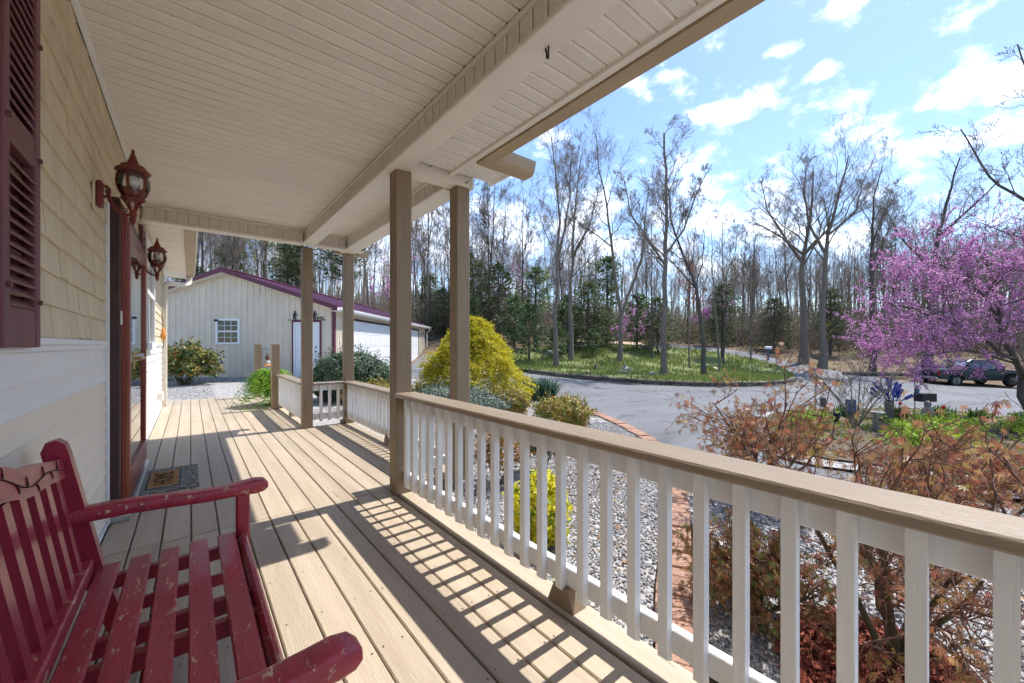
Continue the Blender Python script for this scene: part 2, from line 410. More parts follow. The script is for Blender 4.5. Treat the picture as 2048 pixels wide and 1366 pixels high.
drive = [(-6.5,29.2), (-6.4,15.2), (-3.6,15.0), (-2.2,13.2), (-.2,11.6), (.9,10.6), (1.4,10.1), (1.7,9.2), (1.94,8.2), (2.1,7.3), (2.2,6.5), (2.2,5.9), (2.1,5.0), (2.6,4.6), (5,4.2), (9,4.4),
         (14,6), (20,9), (34,16), (40,22), (37,25), (31,24.2), (27,24.6), (26,26.3), (25.6,28), (24.6,29.6), (23.4,31.4), (23.3,33.4), (22.6,36.4), (20.5,39), (17,40.5), (13,40.5), (13,37.8), (17,37.4),
         (19.4,35.2), (20.6,32.6), (20.5,29.6), (18.4,25.6), (12,17.8), (4.5,15.8), (-.5,21.5), (-2.2,23.2), (-4.2,26.5), (-5.2,29.2)]
tag(sheet('driveway', drive, .012, M_['asphalt']), kind='structure')
M_['sandroad'] = mat('sandy_track', (.42,.33,.22), .95, .15, 1.5, .3, 30)
tag(sheet('dirt_track', [(-12,43.5), (2,40.5), (13.2,38.6), (13.2,41), (2,43.5), (-12,46.5)], .06, M_['sandroad']), kind='structure')

# lawn island
isl = [(1.2,20.2), (2.87,18.08), (4.78,16.9), (6.8,16.54), (9.16,17.06), (12.35,18.98), (15.79,22.32), (18.4,25.8), (20.1,29.4), (20.2,32.4), (19.2,34.6), (16.5,36.6), (12.4,37.2), (7.9,36.8), (3.2,34.5), (0,30.5), (-.8,26), (0,22.3)]
isl_s = spline(isl, 5)
M_['lawn'] = mat('spring_grass_ground', (.12,.155,.045), .95, 0, 1.1, .6, 25, col2=(.19,.225,.075), worn=((.24,.205,.125), .55, .58))
tag(sheet('lawn_island', isl_s, .16, M_['lawn'], 1.0), kind='structure')

def gravelcol(N, lk, mixc, c, t, ad, b):
    v = N('ShaderNodeTexVoronoi'); v.inputs['Scale'].default_value = 42; lk.new(t.outputs['Object'], v.inputs['Vector'])
    r = N('ShaderNodeValToRGB'); e = r.color_ramp.elements; e[0].color = (.16,.16,.17,1); e[1].color = (.58,.58,.60,1)
    x = e.new(.45); x.color = (.36,.36,.38,1); x = e.new(.72); x.color = (.40,.36,.30,1)
    sp = N('ShaderNodeSeparateXYZ'); lk.new(v.outputs['Color'], sp.inputs[0]); lk.new(sp.outputs[0], r.inputs[0])
    bp = N('ShaderNodeBump'); bp.inputs['Strength'].default_value = 1.0; bp.inputs['Distance'].default_value = .015; bp.invert = True
    lk.new(v.outputs['Distance'], bp.inputs['Height']); lk.new(bp.outputs[0], b.inputs['Normal'])
    return r.outputs[0]
M_['gravelsheet'] = mat('river_gravel_bed', (.4,.4,.4), .9, 0, 1, extra=gravelcol)
# gravel bed along the porch and in front of the garage
gb = [(-18,-4), (-18,15.1), (-6.6,15.15), (-3.4,14.6), (-2.1,12.6), (-.3,11.0), (.8,10.3), (1.22,9.95), (1.52,9.1), (1.76,8.1), (1.92,7.2), (2.0,6.45), (2.0,5.95), (1.76,4.8), (1.47,3.85), (1.08,2.9), (.82,2.3), (.6,1.7), (.2,.8), (-.5,-2), (-6,-6)]
tag(sheet('gravel_bed', gb, .030, M_['gravelsheet'], 1.0), kind='structure')
# second gravel bed on the house side of the garden path, with the maples
gb2 = [(2.2,4.75), (1.66,3.75), (1.3,2.8), (1.05,2.2), (.85,1.6), (.45,.7), (0,-2), (8,-4), (16,2), (14,5.2), (9,3.9), (5,3.9), (3.4,4.3)]
tag(sheet('gravel_bed.001', gb2, .032, M_['gravelsheet'], 1.0), kind='structure')
M_['mulch'] = mat('red_bark_mulch', (.18,.042,.024), .95, 0, 18, 1.0, 60, (1,3,1), col2=(.34,.095,.055))
tag(sheet('mulch_ring', spline([(1.2,1.75), (1.45,2.1), (1.8,2.1), (2.0,1.8), (1.85,1.4), (1.5,1.3), (1.25,1.45)], 4), .055, M_['mulch'], .6), kind='structure')
# flower garden island
gard = spline([(5.1,8.0), (4.3,6.6), (4.1,5.7), (4.6,5.2), (6.5,4.9), (10,5.3), (13.5,7.0), (14.5,9.4), (12.9,10.5), (12.3,11.3), (11.2,11.5), (9.2,10.9), (7.3,10.1), (6.0,9.2)], 4)
M_['gardsoil'] = mat('garden_soil', (.075,.055,.04), .95, 0, 2.2, .9, 30, col2=(.17,.13,.09), worn=((.10,.15,.035), 1.1, .54))
tag(sheet('garden_bed', gard, .07, M_['gardsoil'], 1.0), kind='structure')
M_['pebble'] = mat('pale_pebble_border', (.45,.43,.40), .9, 0, 1, extra=gravelcol)
def ring(outline, grow):
    cx = sum(p[0] for p in outline)/len(outline); cy = sum(p[1] for p in outline)/len(outline)
    return [(cx+(p[0]-cx)*grow, cy+(p[1]-cy)*grow) for p in outline]
tag(sheet('pebble_border', ring(gard, 1.09), .045, M_['pebble'], 1.0), kind='structure')
M_['concrete'] = mat('pale_concrete', (.58,.55,.50), .85, .07, 2, .15, 80)
pv = MB().prism([(.55,11.93), (1.36,11.93), (1.36,14.6), (1.9,16), (3.2,18.5), (2.2,19), (.9,16.8)], -.09, -.035, 'z')
tag(pv.build('concrete_path', M_['concrete']), kind='structure')

# ------------------------------------------------------------------ porch deck
deck = T('porch_deck', None, None, (0,0,0)); tag(deck, kind='structure')
rng = random.Random(3)
bm_cache = {}
def board(w, l):
    k = (round(w,3), round(l,3))
    if k not in bm_cache: bm_cache[k] = MB().box(-w/2, w/2, 0, l, -.032, 0, .005).mesh('deck_board', M_['deck'])
    return bm_cache[k]
YS = [(-1.8,3.398), (3.402,8.30), (8.305,11.93)]
for k in range(12):
    x = -.447 + .15*(k+.5)
    for (y0, y1) in YS:
        L('deck_board', board(.1425, y1-y0-.004), None, deck, (x, y0, rng.uniform(-.0015,.0015)))
for k in range(5):
    x = 1.355 + .15*(k+.5)
    L('deck_board', board(.1425, 3.43), None, deck, (x, 3.37, rng.uniform(-.0015,.0015)))
for (y0, y1) in ((-1.8,3.205), (6.83,11.93)):
    L('edge_board', MB().box(-.07,.07,0,y1-y0,-.032,.010,.006).mesh('edge_board', M_['deck']), None, deck, (1.433, y0, 0))
fr = MB()
for x in (-.3, .4, 1.1): fr.box(x-.02, x+.02, -1.8, 11.9, -.2, -.034)
fr.box(1.44, 1.475, -1.8, 3.3, -.2, -.034); fr.box(1.44,1.475,6.9,11.9,-.2,-.034); fr.box(2.06,2.095,3.36,6.8,-.17,-.034); fr.box(1.44,2.06,3.36,3.39,-.17,-.034); fr.box(1.44,2.06,6.77,6.8,-.17,-.034)
fr.box(-.45,1.5,11.9,11.925,-.2,-.034)
fr.build('rim_joist', M_['tan'], deck)
dk = MB().box(-.45, 1.42, -1.8, 11.88, -.30, -.215); dk.build('shadow_soil', M_['gardsoil'], deck)

nl = MB(); rn = random.Random(17)
for k in range(17):
    x = -.447+.15*(k+.5)
    y = -1.6
    while y < 11.8:
        if x < 1.35 or 3.4 < y < 6.75:
            for dx in (-.045,.045):
                if rn.random() < .8:
                    px_, py_ = x+dx+rn.uniform(-.008,.008), y+rn.uniform(-.012,.012); q = .0042
                    nl.add([(px_+q*cos(a_*pi/3), py_+q*sin(a_*pi/3), .0022) for a_ in range(6)], [(0,1,2,3,4,5)])
        y += .405
tag(nl.build('nail_heads', M_['black'], deck), kind='stuff')
# ------------------------------------------------------------------ porch posts
def post(x, y, h, label, notch=False, foot=None):
    t = T('porch_post', label, 'post', (x, y, 0), 0, 'tan wooden porch posts')
    w = .142
    MB().box(0, w, 0, w, .001, h, .007).build('post_shaft', M_['tan'], t)
    fb = MB()
    if foot == 'right': fb.box(w+.001, w+.055, .02, .13, .011, .09, .006)
    if foot == 'left': fb.box(-.05, -.001, .02, .12, .001, .06, .006)
    if foot == 'both':
        fb.box(w+.001, w+.055, .02, .13, .011, .085, .006); MB().box(-.05, -.001, .02, .12, .001, .06, .006).build('foot_block', M_['tan'], t)
    if foot: fb.build('foot_block', M_['tan'], t)
    return t
post(1.345, 3.21, 2.768, 'thick tan porch post nearest the bench, at the start of the long railing', foot='right')
post(1.940, 3.21, 2.768, 'tan porch post in front of the golden cypress, carrying the outer cross beam')
post(1.322, 6.67, 2.768, 'tan porch post under the far inner corner of the porch ceiling')
post(1.940, 6.68, 2.768, 'tan porch post at the outer far corner, in front of the dark round shrub', foot='both')
post(1.244, 9.05, 1.30, 'short tan newel post ending the far railing beside the fern', foot='right')
post(1.215, 11.42, 1.30, 'short sunlit newel post at the end of the deck behind the fern')

# ------------------------------------------------------------------ railings
BAL = {}
def baluster_mesh(h):
    k = round(h,3)
    if k not in BAL:
        w = .019
        v = [(-w,-w,.016), (w,-w,-.006), (w,w,-.006), (-w,w,.016), (-w,-w,h), (w,-w,h), (w,w,h), (-w,w,h)]
        m = MB(); m.add(v, [(0,3,2,1), (4,5,6,7), (0,1,5,4), (1,2,6,5), (2,3,7,6), (3,0,4,7)])
        BAL[k] = m.mesh('baluster', M_['white'])
    return BAL[k]
def railing(label, axis, c, lo, hi, zt, side, first, step, blocks=()):
    """axis: direction of the run; c: centre line of the rails on the other axis; side: -1/+1 where the balusters are nailed"""
    t = T('porch_railing', label, 'railing', (c, (lo+hi)/2, 0) if axis == 'y' else ((lo+hi)/2, c, 0), 0, 'white and tan porch railings')
    h2 = (hi-lo)/2
    def bx(n, u0, u1, w0, w1, z0, z1, m, ch=.004):
        b = MB()
        if axis == 'y': b.box(w0, w1, u0, u1, z0, z1, ch)
        else: b.box(u0, u1, w0, w1, z0, z1, ch)
        return b.build(n, m, t)
    bx('handrail', -h2, h2, -.1, .085, zt-.037, zt, M_['tanrail'], .007)
    bx('top_rail', -h2, h2, -.02, .02, zt-.135, zt-.038, M_['white'])
    bx('bottom_rail', -h2, h2, -.02, .02, .108, .198, M_['white'])
    hb = zt-.038-.085; u = first
    me = baluster_mesh(hb)
    while u > lo+.02:
        p = u-(lo+hi)/2
        jx, jr = rng.uniform(-.003,.003), rng.uniform(-.03,.03)
        if axis == 'y': L('baluster', me, None, t, (side*.040+rng.uniform(-.0008,.0008), p+jx, .085+rng.uniform(-.005,.004)), (0 if side < 0 else pi)+jr)
        else: L('baluster', me, None, t, (p+jx, side*.040, .085+rng.uniform(-.005,.004)), (pi/2 if side < 0 else -pi/2)+jr)
        u -= step
    for q in blocks:
        b = MB(); p = q-(lo+hi)/2
        poly = [(-.085,.011), (.085,.011), (.045,.107), (-.045,.107)]
        if axis == 'y': b.prism([(x+p, z) for x, z in poly], -.045, .045, 'x')
        else: b.prism([(x+p, z) for x, z in poly], -.045, .045, 'y')
        b.build('support_block', M_['tan'], t)
    return t
railing('long white baluster railing with broad tan handrail in front of the red maples', 'y', 1.43, -1.7, 3.208, .868, -1, 3.087, .1345, (1.34, -.9))
railing('short far railing running from the inner far post to the newel by the fern', 'y', 1.41, 6.815, 9.05, .69, -1, 8.98, .125, (7.95,))
railing('low railing between the two far posts in front of the round dark shrub', 'x', 6.76, 1.465, 1.94, .69, -1, 1.848, .128)
railing('outer railing of the porch bump-out, in front of the orange nandina', 'y', 2.01, 3.353, 6.68, .69, -1, 6.58, .128, (5.0,))
railing('short return railing behind the near post, seen through the long railing', 'x', 3.43, 1.488, 1.94, .69, -1, 1.86, .128)

# ------------------------------------------------------------------ porch roof
roof = T('porch_roof', 'cream vinyl porch roof with perforated ceiling, boxed beams and tan gutter', 'porch roof', (0,0,2.9))
RZ = -2.9
def R_(mb, name, m, parent=None):          # parts built in world coordinates
    return mb.build(name, m, parent or roof, (0,0,RZ) if (parent is None or parent == roof) else (0,0,0))
# ceiling panels, each with its V groove
pan = {}
def panel_mesh(key, ln, kind):
    """strip along x (ceiling) or z (beam); width .104 along the second axis, rounded edges make the groove"""
    if key in pan: return pan[key]
    w = .104/2; g = .015; h = .016
    pr = [(-w,h), (-w+.0045,h), (-w+.006,.005), (-w+g,0), (w-g,0), (w-.006,.005), (w-.0045,h), (w,h), (w,h+.004), (-w,h+.004)]
    m = MB()
    if kind == 'ceil': m.prism([(a, b) for a, b in pr], -ln/2, ln/2, 'x'); mt = M_['ceil']
    elif kind == 'bx':     # visible face towards -x, long axis z
        n = len(pr); v = [(b, a, t) for t in (-ln/2, ln/2) for a, b in pr]
        m.add(v, [tuple(range(n)), tuple(range(2*n-1,n-1,-1))]+[(i,(i+1)%n,n+(i+1)%n,n+i) for i in range(n)]); mt = M_['sof_v']
    else:                  # visible face towards -y
        n = len(pr); v = [(a, b, t) for t in (-ln/2, ln/2) for a, b in pr]
        m.add(v, [tuple(range(n)), tuple(range(2*n-1,n-1,-1))]+[(i,(i+1)%n,n+(i+1)%n,n+i) for i in range(n)]); mt = M_['sof_x']
    pan[key] = m.mesh('soffit_panel', mt); return pan[key]
ceil = T('ceiling', None, None, (0,0,.05)); ceil.parent = roof
cm = panel_mesh('c', 1.74, 'ceil'); y = 6.36
while y > -1.8:
    L('soffit_panel', cm, None, ceil, (.415, y, 0)); y -= .104
R_(MB().box(-.455,-.425,-1.8,6.4,2.944,2.972,.003), 'edge_trim', M_['whitetrim'])
# bump-out ceiling (runs the same way)
cm2 = panel_mesh('c2', .45, 'ceil'); y = 6.36
while y > 3.4:
    L('soffit_panel', cm2, None, ceil, (1.665, y, 0)); y -= .104
# eave soffit over the near railing
eav = T('eave_soffit', None, None, (0,0,-.04)); eav.parent = roof
cm3 = panel_mesh('c3', .46, 'ceil'); y = 3.13
while y > -1.8:
    L('soffit_panel', cm3, None, eav, (1.66, y, 0)); y -= .104
cm4 = panel_mesh('c4', .42, 'ceil')
y = 3.13
while y > 2.8:
    L('soffit_panel', cm4, None, eav, (2.1, y, .004)); y -= .104
for y in (6.93, 7.034):
    L('soffit_panel', cm4, None, eav, (2.1, y, .004))
# boxed beams
def beam_y(name, x0, x1, y0, y1, zb=2.772, zt=2.948):
    t = T(name, None, None, (0,0,0)); t.parent = roof
    MB().box(x0+.02, x1, y0, y1, zb-2.9+.004, zt-2.9, .002).build('beam_core', M_['trimcream'], t)
    MB().box(x0-.012, x1, y0, y1, zb-2.9-.012, zb-2.9+.020, .006).build('bottom_cladding', M_['trimcream'], t)
    MB().box(x0-.008, x0+.02, y0, y1, zt-2.9-.028, zt-2.9+.002, .004).build('top_trim', M_['trimcream'], t)
    me = panel_mesh(('bx'), zt-zb-.05, 'bx'); y = y1-.06
    while y > y0+.03:
        L('cladding_panel', me, None, t, (x0+.004, y, (zb+zt)/2-2.9-.004)); y -= .104
beam_y('inner_beam', 1.292, 1.452, -1.8, 6.545)
beam_y('outer_beam', 1.885, 2.085, 3.36, 6.70)
eb = T('end_beam', None, None, (0,0,0)); eb.parent = roof
for (x0, x1) in ((-.45, 1.278), (1.455, 1.872)):
    MB().box(x0, x1, 6.425, 6.55, 2.774-2.9, 2.946-2.9, .002).build('beam_core', M_['trimcream'], eb)
    MB().box(x0, x1, 6.385, 6.55, 2.746-2.9, 2.780-2.9, .005).build('bottom_cladding', M_['trimcream'], eb)
    MB().box(x0, x1, 6.395, 6.424, 2.920-2.9, 2.9495-2.9, .004).build('top_trim', M_['trimcream'], eb)
    me = panel_mesh('by', .135, 'by'); x = x0+.06
    while x < x1-.03:
        L('cladding_panel', me, None, eb, (x, 6.408, 2.85-2.9)); x += .104
cb2 = R_(MB().box(1.455, 2.11, 3.205, 3.345, 2.772, 2.93, .004), 'cross_beam', M_['trimcream'])
R_(MB().box(2.085, 2.118, 3.198, 3.352, 2.768, 2.935, .004), 'beam_end_cap', M_['trimcream'])
for x, z in ((1.66, 2.86), (2.03, 2.81)):
    R_(MB().tube([(x,3.206,z), (x,3.17,z), (x+.012,3.165,z+.012)], .004, 6), 'screw_hook', M_['black'])
# fascia, gutters
R_(MB().box(1.845, 1.895, -1.8, 3.204, 2.835, 2.875, .004), 'eave_trim', M_['trimcream'])
def gutter(pts, name='gutter'):
    m = MB()
    return m
gp = [(0,0), (.11,0), (.14,.03), (.16,.10), (.16,.125), (.15,.125), (.145,.10), (.125,.035), (.105,.012), (.012,.012), (.012,.125), (0,.125)]
R_(MB().prism([(1.90+a, 2.822+b) for a, b in gp], -1.8, 2.82, 'y'), 'gutter', M_['tangutter'])
R_(MB().prism([(2.825-a, 2.817+b) for a, b in gp], 1.905, 2.44, 'x'), 'return_gutter', M_['tangutter'])
R_(MB().prism([(7.06+a, 2.822+b) for a, b in gp], 1.915, 2.44, 'x'), 'return_gutter', M_['tangutter'])
R_(MB().box(1.88, 2.30, 2.822, 2.84, 2.84, 2.97, .002), 'fascia_board', M_['tangutter'])
R_(MB().box(1.88, 2.30, 7.04, 7.058, 2.84, 2.97, .002), 'fascia_board', M_['tangutter'])
R_(MB().box(2.29, 2.32, 2.84, 3.2, 2.845, 2.872, .003), 'rake_trim', M_['trimcream'])
R_(MB().box(1.98, 2.0, -1.8, 2.82, 2.86, 2.97, .001).box(1.896,1.90,-1.8,2.82,2.84,2.98), 'fascia_board', M_['tangutter'])
# roof slabs above (shade the porch)
M_['shingle'] = mat('grey_brown_roof_shingle', (.13,.115,.10), .9, .25, 6, .5, 40)
rs = MB()
rs.add([(-.46,-1.9,3.65), (2.02,-1.9,2.96), (2.02,6.72,2.96), (-.46,6.72,3.65), (-.46,-1.9,3.7), (2.06,-1.9,3.0), (2.06,6.72,3.0), (-.46,6.72,3.7)], [(0,1,2,3), (7,6,5,4), (0,4,5,1), (1,5,6,2), (2,6,7,3), (3,7,4,0)])
rs.box(-.46, 1.88, -1.8, 6.55, 2.968, 2.985).box(1.44, 1.98, -1.8, 3.2, 2.88, 2.90).box(1.455,1.885,3.35,6.55,2.97,2.98).box(1.88,2.3,2.84,3.2,2.885,2.9).box(1.88,2.3,6.72,7.04,2.885,2.9)
R_(rs, 'roof_deck', M_['shingle'])
g = MB()
g.add([(.4,2.70,2.96), (2.34,2.70,2.96), (2.34,4.95,3.98), (.4,4.95,3.98), (2.34,7.2,2.96), (.4,7.2,2.96)], [(0,1,2,3), (3,2,4,5)])
R_(g, 'gable_roof', M_['shingle'])
g = MB().prism([(2.84,2.95), (7.06,2.95), (4.95,3.9)], 2.10, 2.14, 'x')
R_(g, 'gable_wall', M_['cream'])
hook = MB().tube([(1.385,.0,0), (1.385,0,-.05), (1.387,.004,-.06), (1.385,.012,-.055), (1.384,.014,-.02), (1.386,.02,-.004), (1.39,.026,-.012)], .005, 6)
hk = hook.build('ceiling_hook', M_['black'], None, (0, 1.42, 2.762)); tag(hk, 'small dark metal plant hook screwed into the beam underside', 'hook')

# ------------------------------------------------------------------ house wall
house = T('house', 'cream house wall with shake siding over white and cream lap courses', 'house', (-.46, 5, 0))
HO = (.46, -5, 0)
def H_(mb, name, m, parent=None, smooth=False): return mb.build(name, m, parent or house, HO if parent in (None, house) else (0,0,0), 0, smooth)
WX = -.47
H_(MB().box(-7, WX-.012, -2.2, 10.9, -.35, 3.3), 'wall_core', M_['cream'])
# lap courses below the belt trim
pitch = .1085; zt = 1.245
def lap(y0, y1, z, m):
    b = MB(); n = 2
    pr = [(WX-.011, z-.004), (WX+.014, z-.004), (WX+.016, z+.002), (WX+.0075, z+.030), (WX+.006, z+.056), (WX+.003, z+pitch), (WX-.011, z+pitch)]
    b.prism([(x, zz) for x, zz in pr], y0, y1, 'y')
    return H_(b, 'lap_course', m)
i = 0; z = zt - pitch
while z > -.02:
    i += 1; m = M_['lapwhite_sunlit'] if i <= 2 else M_['lapcream']
    s = 3.55 if i <= 2 else (3.2, 2.6, 3.7, 2.9, 2.4, 3.4, 2.75, 3.1, 2.5, 3.6)[i % 10]
    s += .03*(i % 2)
    lap(-2.1, s-.003, z, m); lap(s, 3.94, z, m)
    s2 = (7.6, 9.0, 6.8, 8.4, 7.2, 9.4, 8.0, 6.9, 8.8, 7.5, 8.2, 7.0)[i % 12]
    m2 = M_['lapwhite_sunlit']  # beyond the door, sunlight on the lower courses is put in as white
    lap(5.80, s2-.003, z, m2); lap(s2, 10.86, z, m2)
    z -= pitch
for (y0, y1) in ((-2.1,3.94), (5.80,10.86)):
    H_(MB().box(WX-.005, WX+.020, y0, y1, 1.246, 1.271, .002).box(WX-.005, WX+.026, y0, y1, 1.272, 1.30, .003), 'belt_trim', M_['whitetrim'])
    H_(MB().box(WX-.005, WX+.02, y0, y1, -.001, .022, .003), 'base_trim', M_['whitetrim'])
# shake courses above: single shakes near the bench, joined farther along
cz = 1.30; ch = .1365; row = 0; shk = {}
r2 = random.Random(11)
far = MB(); nsh = 0
def shake_geo(w, h, dx):
    t = .016
    return [(0,0,0), (t,0,dx), (t,w,0+dx*.4), (0,w,0), (0,0,h), (.004,0,h), (.004,w,h), (0,w,h)], [(0,1,2,3), (4,7,6,5), (0,4,5,1), (1,5,6,2), (2,6,7,3), (3,7,4,0)]
while cz < 2.94:
    h = min(ch, 2.948-cz)
    for (y0, y1, near) in ((1.75, 3.945, True), (5.80, 10.86, False), (-2.1, 1.75, False), (3.945, 5.80, False)):
        if (y0 == 3.945) and cz < 2.36: continue
        y = y0 - r2.uniform(0,.05)
        while y < y1-.01:
            w = r2.choice((.085,.11,.13,.15,.17,.20)); w = min(w, y1-y)
            if w < .02: break
            v, f = shake_geo(w-.004, h+.006, r2.choice((0,0,.004,.007)))
            if near and y >= y0:
                k = (w, round(h,3)) if w in (.085,.11,.13,.15,.17,.20) else None
                if k and k in shk: me = shk[k]
                else:
                    me = MB().add(v, f).mesh('shake', M_['shake'])
                    if k: shk[k] = me
                L('shake', me, None, house, (WX-.004+.46+r2.uniform(0,.002), y-5, cz+r2.uniform(0,.003)))
                nsh += 1
            else:
                far.add([(WX-.004+a, y+b, cz+c) for a, b, c in v], f)
            y += w
    cz += ch; row += 1
o = H_(far, 'shake_field', M_['shake']); tag(o, kind='stuff')
# corner post + downspout
H_(MB().box(WX-.01, WX+.035, 10.85, 10.95, -.05, 2.9, .004), 'corner_trim', M_['cream'])
H_(MB().box(-.445, -.375, 10.85, 10.94, -.12, 2.46, .012).tube([(-.412,10.9,2.40), (-.412,10.9,2.46), (-.40,10.9,2.52), (-.34,10.92,2.56), (-.10,11.5,2.62), (-.04,11.62,2.66), (-.02,11.66,2.72), (-.02,11.66,2.83)], .052, 8), 'downspout', M_['cream'])
for z in (.55, 1.05, 1.9): H_(MB().box(-.447,-.380,10.853,10.942,z,z+.025,.003), 'downspout_strap', M_['cream'])
# main eave beyond the porch
ev = MB(); y = 6.6
evt = T('main_eave', None, None, (0,0,0)); evt.parent = house
def E_(mb, name, m): return mb.build(name, m, evt, HO)
cm5 = panel_mesh('c5', .36, 'ceil')
y = 6.64
while y < 11.85:
    L('soffit_panel', cm5, None, evt, (-.275+.46, y-5, 2.825)); y += .104
E_(MB().box(-.095,-.075,6.59,11.9,2.80,2.97,.003), 'fascia_board', M_['trimcream'])
E_(MB().prism([(-.074+a, 2.84+b) for a, b in gp], 6.72, 11.95, 'y'), 'gutter', M_['tangutter'])
E_(MB().box(-.46,-.08,11.88,11.9,2.81,2.95,.003), 'eave_end', M_['trimcream'])
sl = MB(); sl.add([(-7,-2.2,6.6), (.08,-2.2,2.985), (.08,11.95,2.985), (-7,11.95,6.6), (-7,-2.2,6.7), (.08,-2.2,3.02), (.08,11.95,3.02), (-7,11.95,6.7)], [(0,1,2,3), (7,6,5,4), (0,4,5,1), (1,5,6,2), (2,6,7,3), (3,7,4,0)])
H_(sl, 'main_roof', M_['shingle'])
# shutters
SLAT = MB()
def shutter(y0, y1, z0, z1, parent, label=None):
    t = T('shutter', None, None, (WX+.012+.46, y0-5, z0)); t.parent = house
    if label: t['label'] = label
    w = y1-y0; h = z1-z0; fw = .055
    MB().box(0,.034,0,fw,0,h,.004).build('stile', M_['shutter'], t); MB().box(0,.034,w-fw,w,0,h,.004).build('stile', M_['shutter'], t)
    for (a, b) in ((0,.13), (h*.5-.045,h*.5+.045), (h-.09,h)): MB().box(.001,.032,fw,w-fw,a,b,.004).build('cross_rail', M_['shutter'], t)
    key = ('lv', round(w,3))
    if key not in pan: pan[key] = MB().box(-.004,.004,fw-.006,w-fw+.006,-.021,.021,.002, Matrix.Rotation(rad(-40),4,'Y')).mesh('louvre', M_['shutter'])
    n = 0
    for (a, b) in ((.13,h*.5-.045), (h*.5+.045,h-.09)):
        z = a+.018
        while z < b-.012: L('louvre', pan[key], None, t, (.018, 0, z)); z += .037; n += 1
    MB().box(-.004,.0,.02,w-.02,.02,h-.02).build('back_panel', M_['shutter'], t)
    for zz in (.19, h*.5+.02, h-.25):
        MB().tube([(.034,.028,zz), (.044,.028,zz)], .009, 8).build('shutter_bolt', M_['shutter'], t); MB().tube([(.034,w-.028,zz-.03), (.044,w-.028,zz-.03)], .009, 8).build('shutter_bolt', M_['shutter'], t)
shutter(1.835, 2.205, 1.262, 2.62, house)
shutter(6.22, 6.56, 1.25, 2.66, house); shutter(7.95, 8.29, 1.25, 2.66, house)
# window between the far shutters
wn_ = T('window', None, None, (WX+.012+.46, 1.56, 1.25)); wn_.parent = house
MB().box(0,.05,0,.06,0,1.4,.004).box(0,.05,1.33,1.39,0,1.4,.004).box(0,.05,.06,1.33,1.34,1.4,.004).box(0,.058,0,1.39,-.03,.05,.004).box(.003,.04,.06,1.33,.68,.74,.003).build('window_frame', M_['whitetrim'], wn_)
MB().box(.012,.018,.06,1.33,.05,1.34).build('pane', M_['glass'], wn_)
MB().box(-.002,.002,.05,1.34,.04,1.35).build('room_dark', M_['dark'], wn_)
# front door with storm door
dr = T('front_door', None, None, (WX+.46, 3.95-5, 0)); dr.parent = house
def D_(mb, name, m, smooth=False): return mb.build(name, m, dr, (0,0,0), 0, smooth)
D_(MB().box(-.005,.026,0,.03,0,2.36,.004).box(-.005,.026,1.82,1.85,0,2.36,.004).box(-.005,.026,0,1.85,2.335,2.36,.004), 'white_channel', M_['whitetrim'])
D_(MB().box(-.004,.075,.034,.115,.03,2.31,.006).box(-.004,.075,1.735,1.815,.03,2.31,.006).box(-.004,.075,.034,1.815,2.25,2.332,.006), 'casing', M_['doordark'])
D_(MB().box(0,.088,.118,.140,.03,2.246,.004).box(0,.098,.143,.160,.03,2.244,.004).box(0,.106,.163,.205,.03,2.24,.006).box(0,.098,1.70,1.732,.03,2.244,.004).box(0,.09,.165,1.70,2.205,2.242,.004), 'door_jamb', M_['doorred'])
D_(MB().box(.07,.112,.21,.32,.10,2.2,.005).box(.07,.112,1.58,1.695,.10,2.2,.005).box(.07,.112,.32,1.58,2.08,2.2,.005).box(.07,.114,.32,1.58,.10,.30,.005), 'storm_door_frame', M_['doorred'])
D_(MB().box(.088,.094,.32,1.58,1.19,2.08), 'pane', glass('storm_glass', (.55,.6,.65), .30))
D_(MB().box(.086,.092,.32,1.58,.30,1.13), 'pane', glass('storm_glass_low', (.16,.16,.16), .10))
D_(MB().box(.08,.102,.32,1.58,1.13,1.19,.003), 'glass_rail', M_['alum'])
D_(MB().box(.0,.03,.21,1.69,.05,2.2), 'inner_door', M_['doordark'])
D_(MB().tube([(.112,.42,1.165), (.16,.42,1.165)], .012, 8).tube([(.16,.42,1.165), (.165,.60,1.165)], .011, 8).box(.112,.125,.385,.435,1.08,1.22,.004), 'handle', M_['brass'])
D_(MB().box(-.005,.13,.03,1.82,.001,.045,.006), 'threshold', M_['alum'])
D_(MB().box(.076,.083,.05,.10,1.42,1.52,.003), 'doorbell', M_['whitetrim'])
# outlet box, small orange ornament at the corner
H_(MB().box(WX+.012,WX+.09,9.55,9.67,.26,.42,.012), 'outlet_box', M_['trimcream'])
M_['gourd'] = mat('orange_gourd', (.62,.26,.05), .5, .25, 9, .1, 20)
og = T('wall_ornament', 'small orange gourd ornament hung at the far house corner', 'ornament', (-.415, 10.4, 1.5))
MB().lathe([(.004,-.12), (.03,-.11), (.045,-.06), (.04,0), (.022,.05), (.016,.10), (.006,.13)], n=10).build('gourd', M_['gourd'], og, smooth=True)
MB().tube([(0,0,.12), (-.01,.005,.25), (-.03,0,.40)], .006, 5).tube([(0,0,-.12), (.01,0,-.2), (-.01,0,-.28)], .005, 5).build('hanging_twine', M_['black'], og)
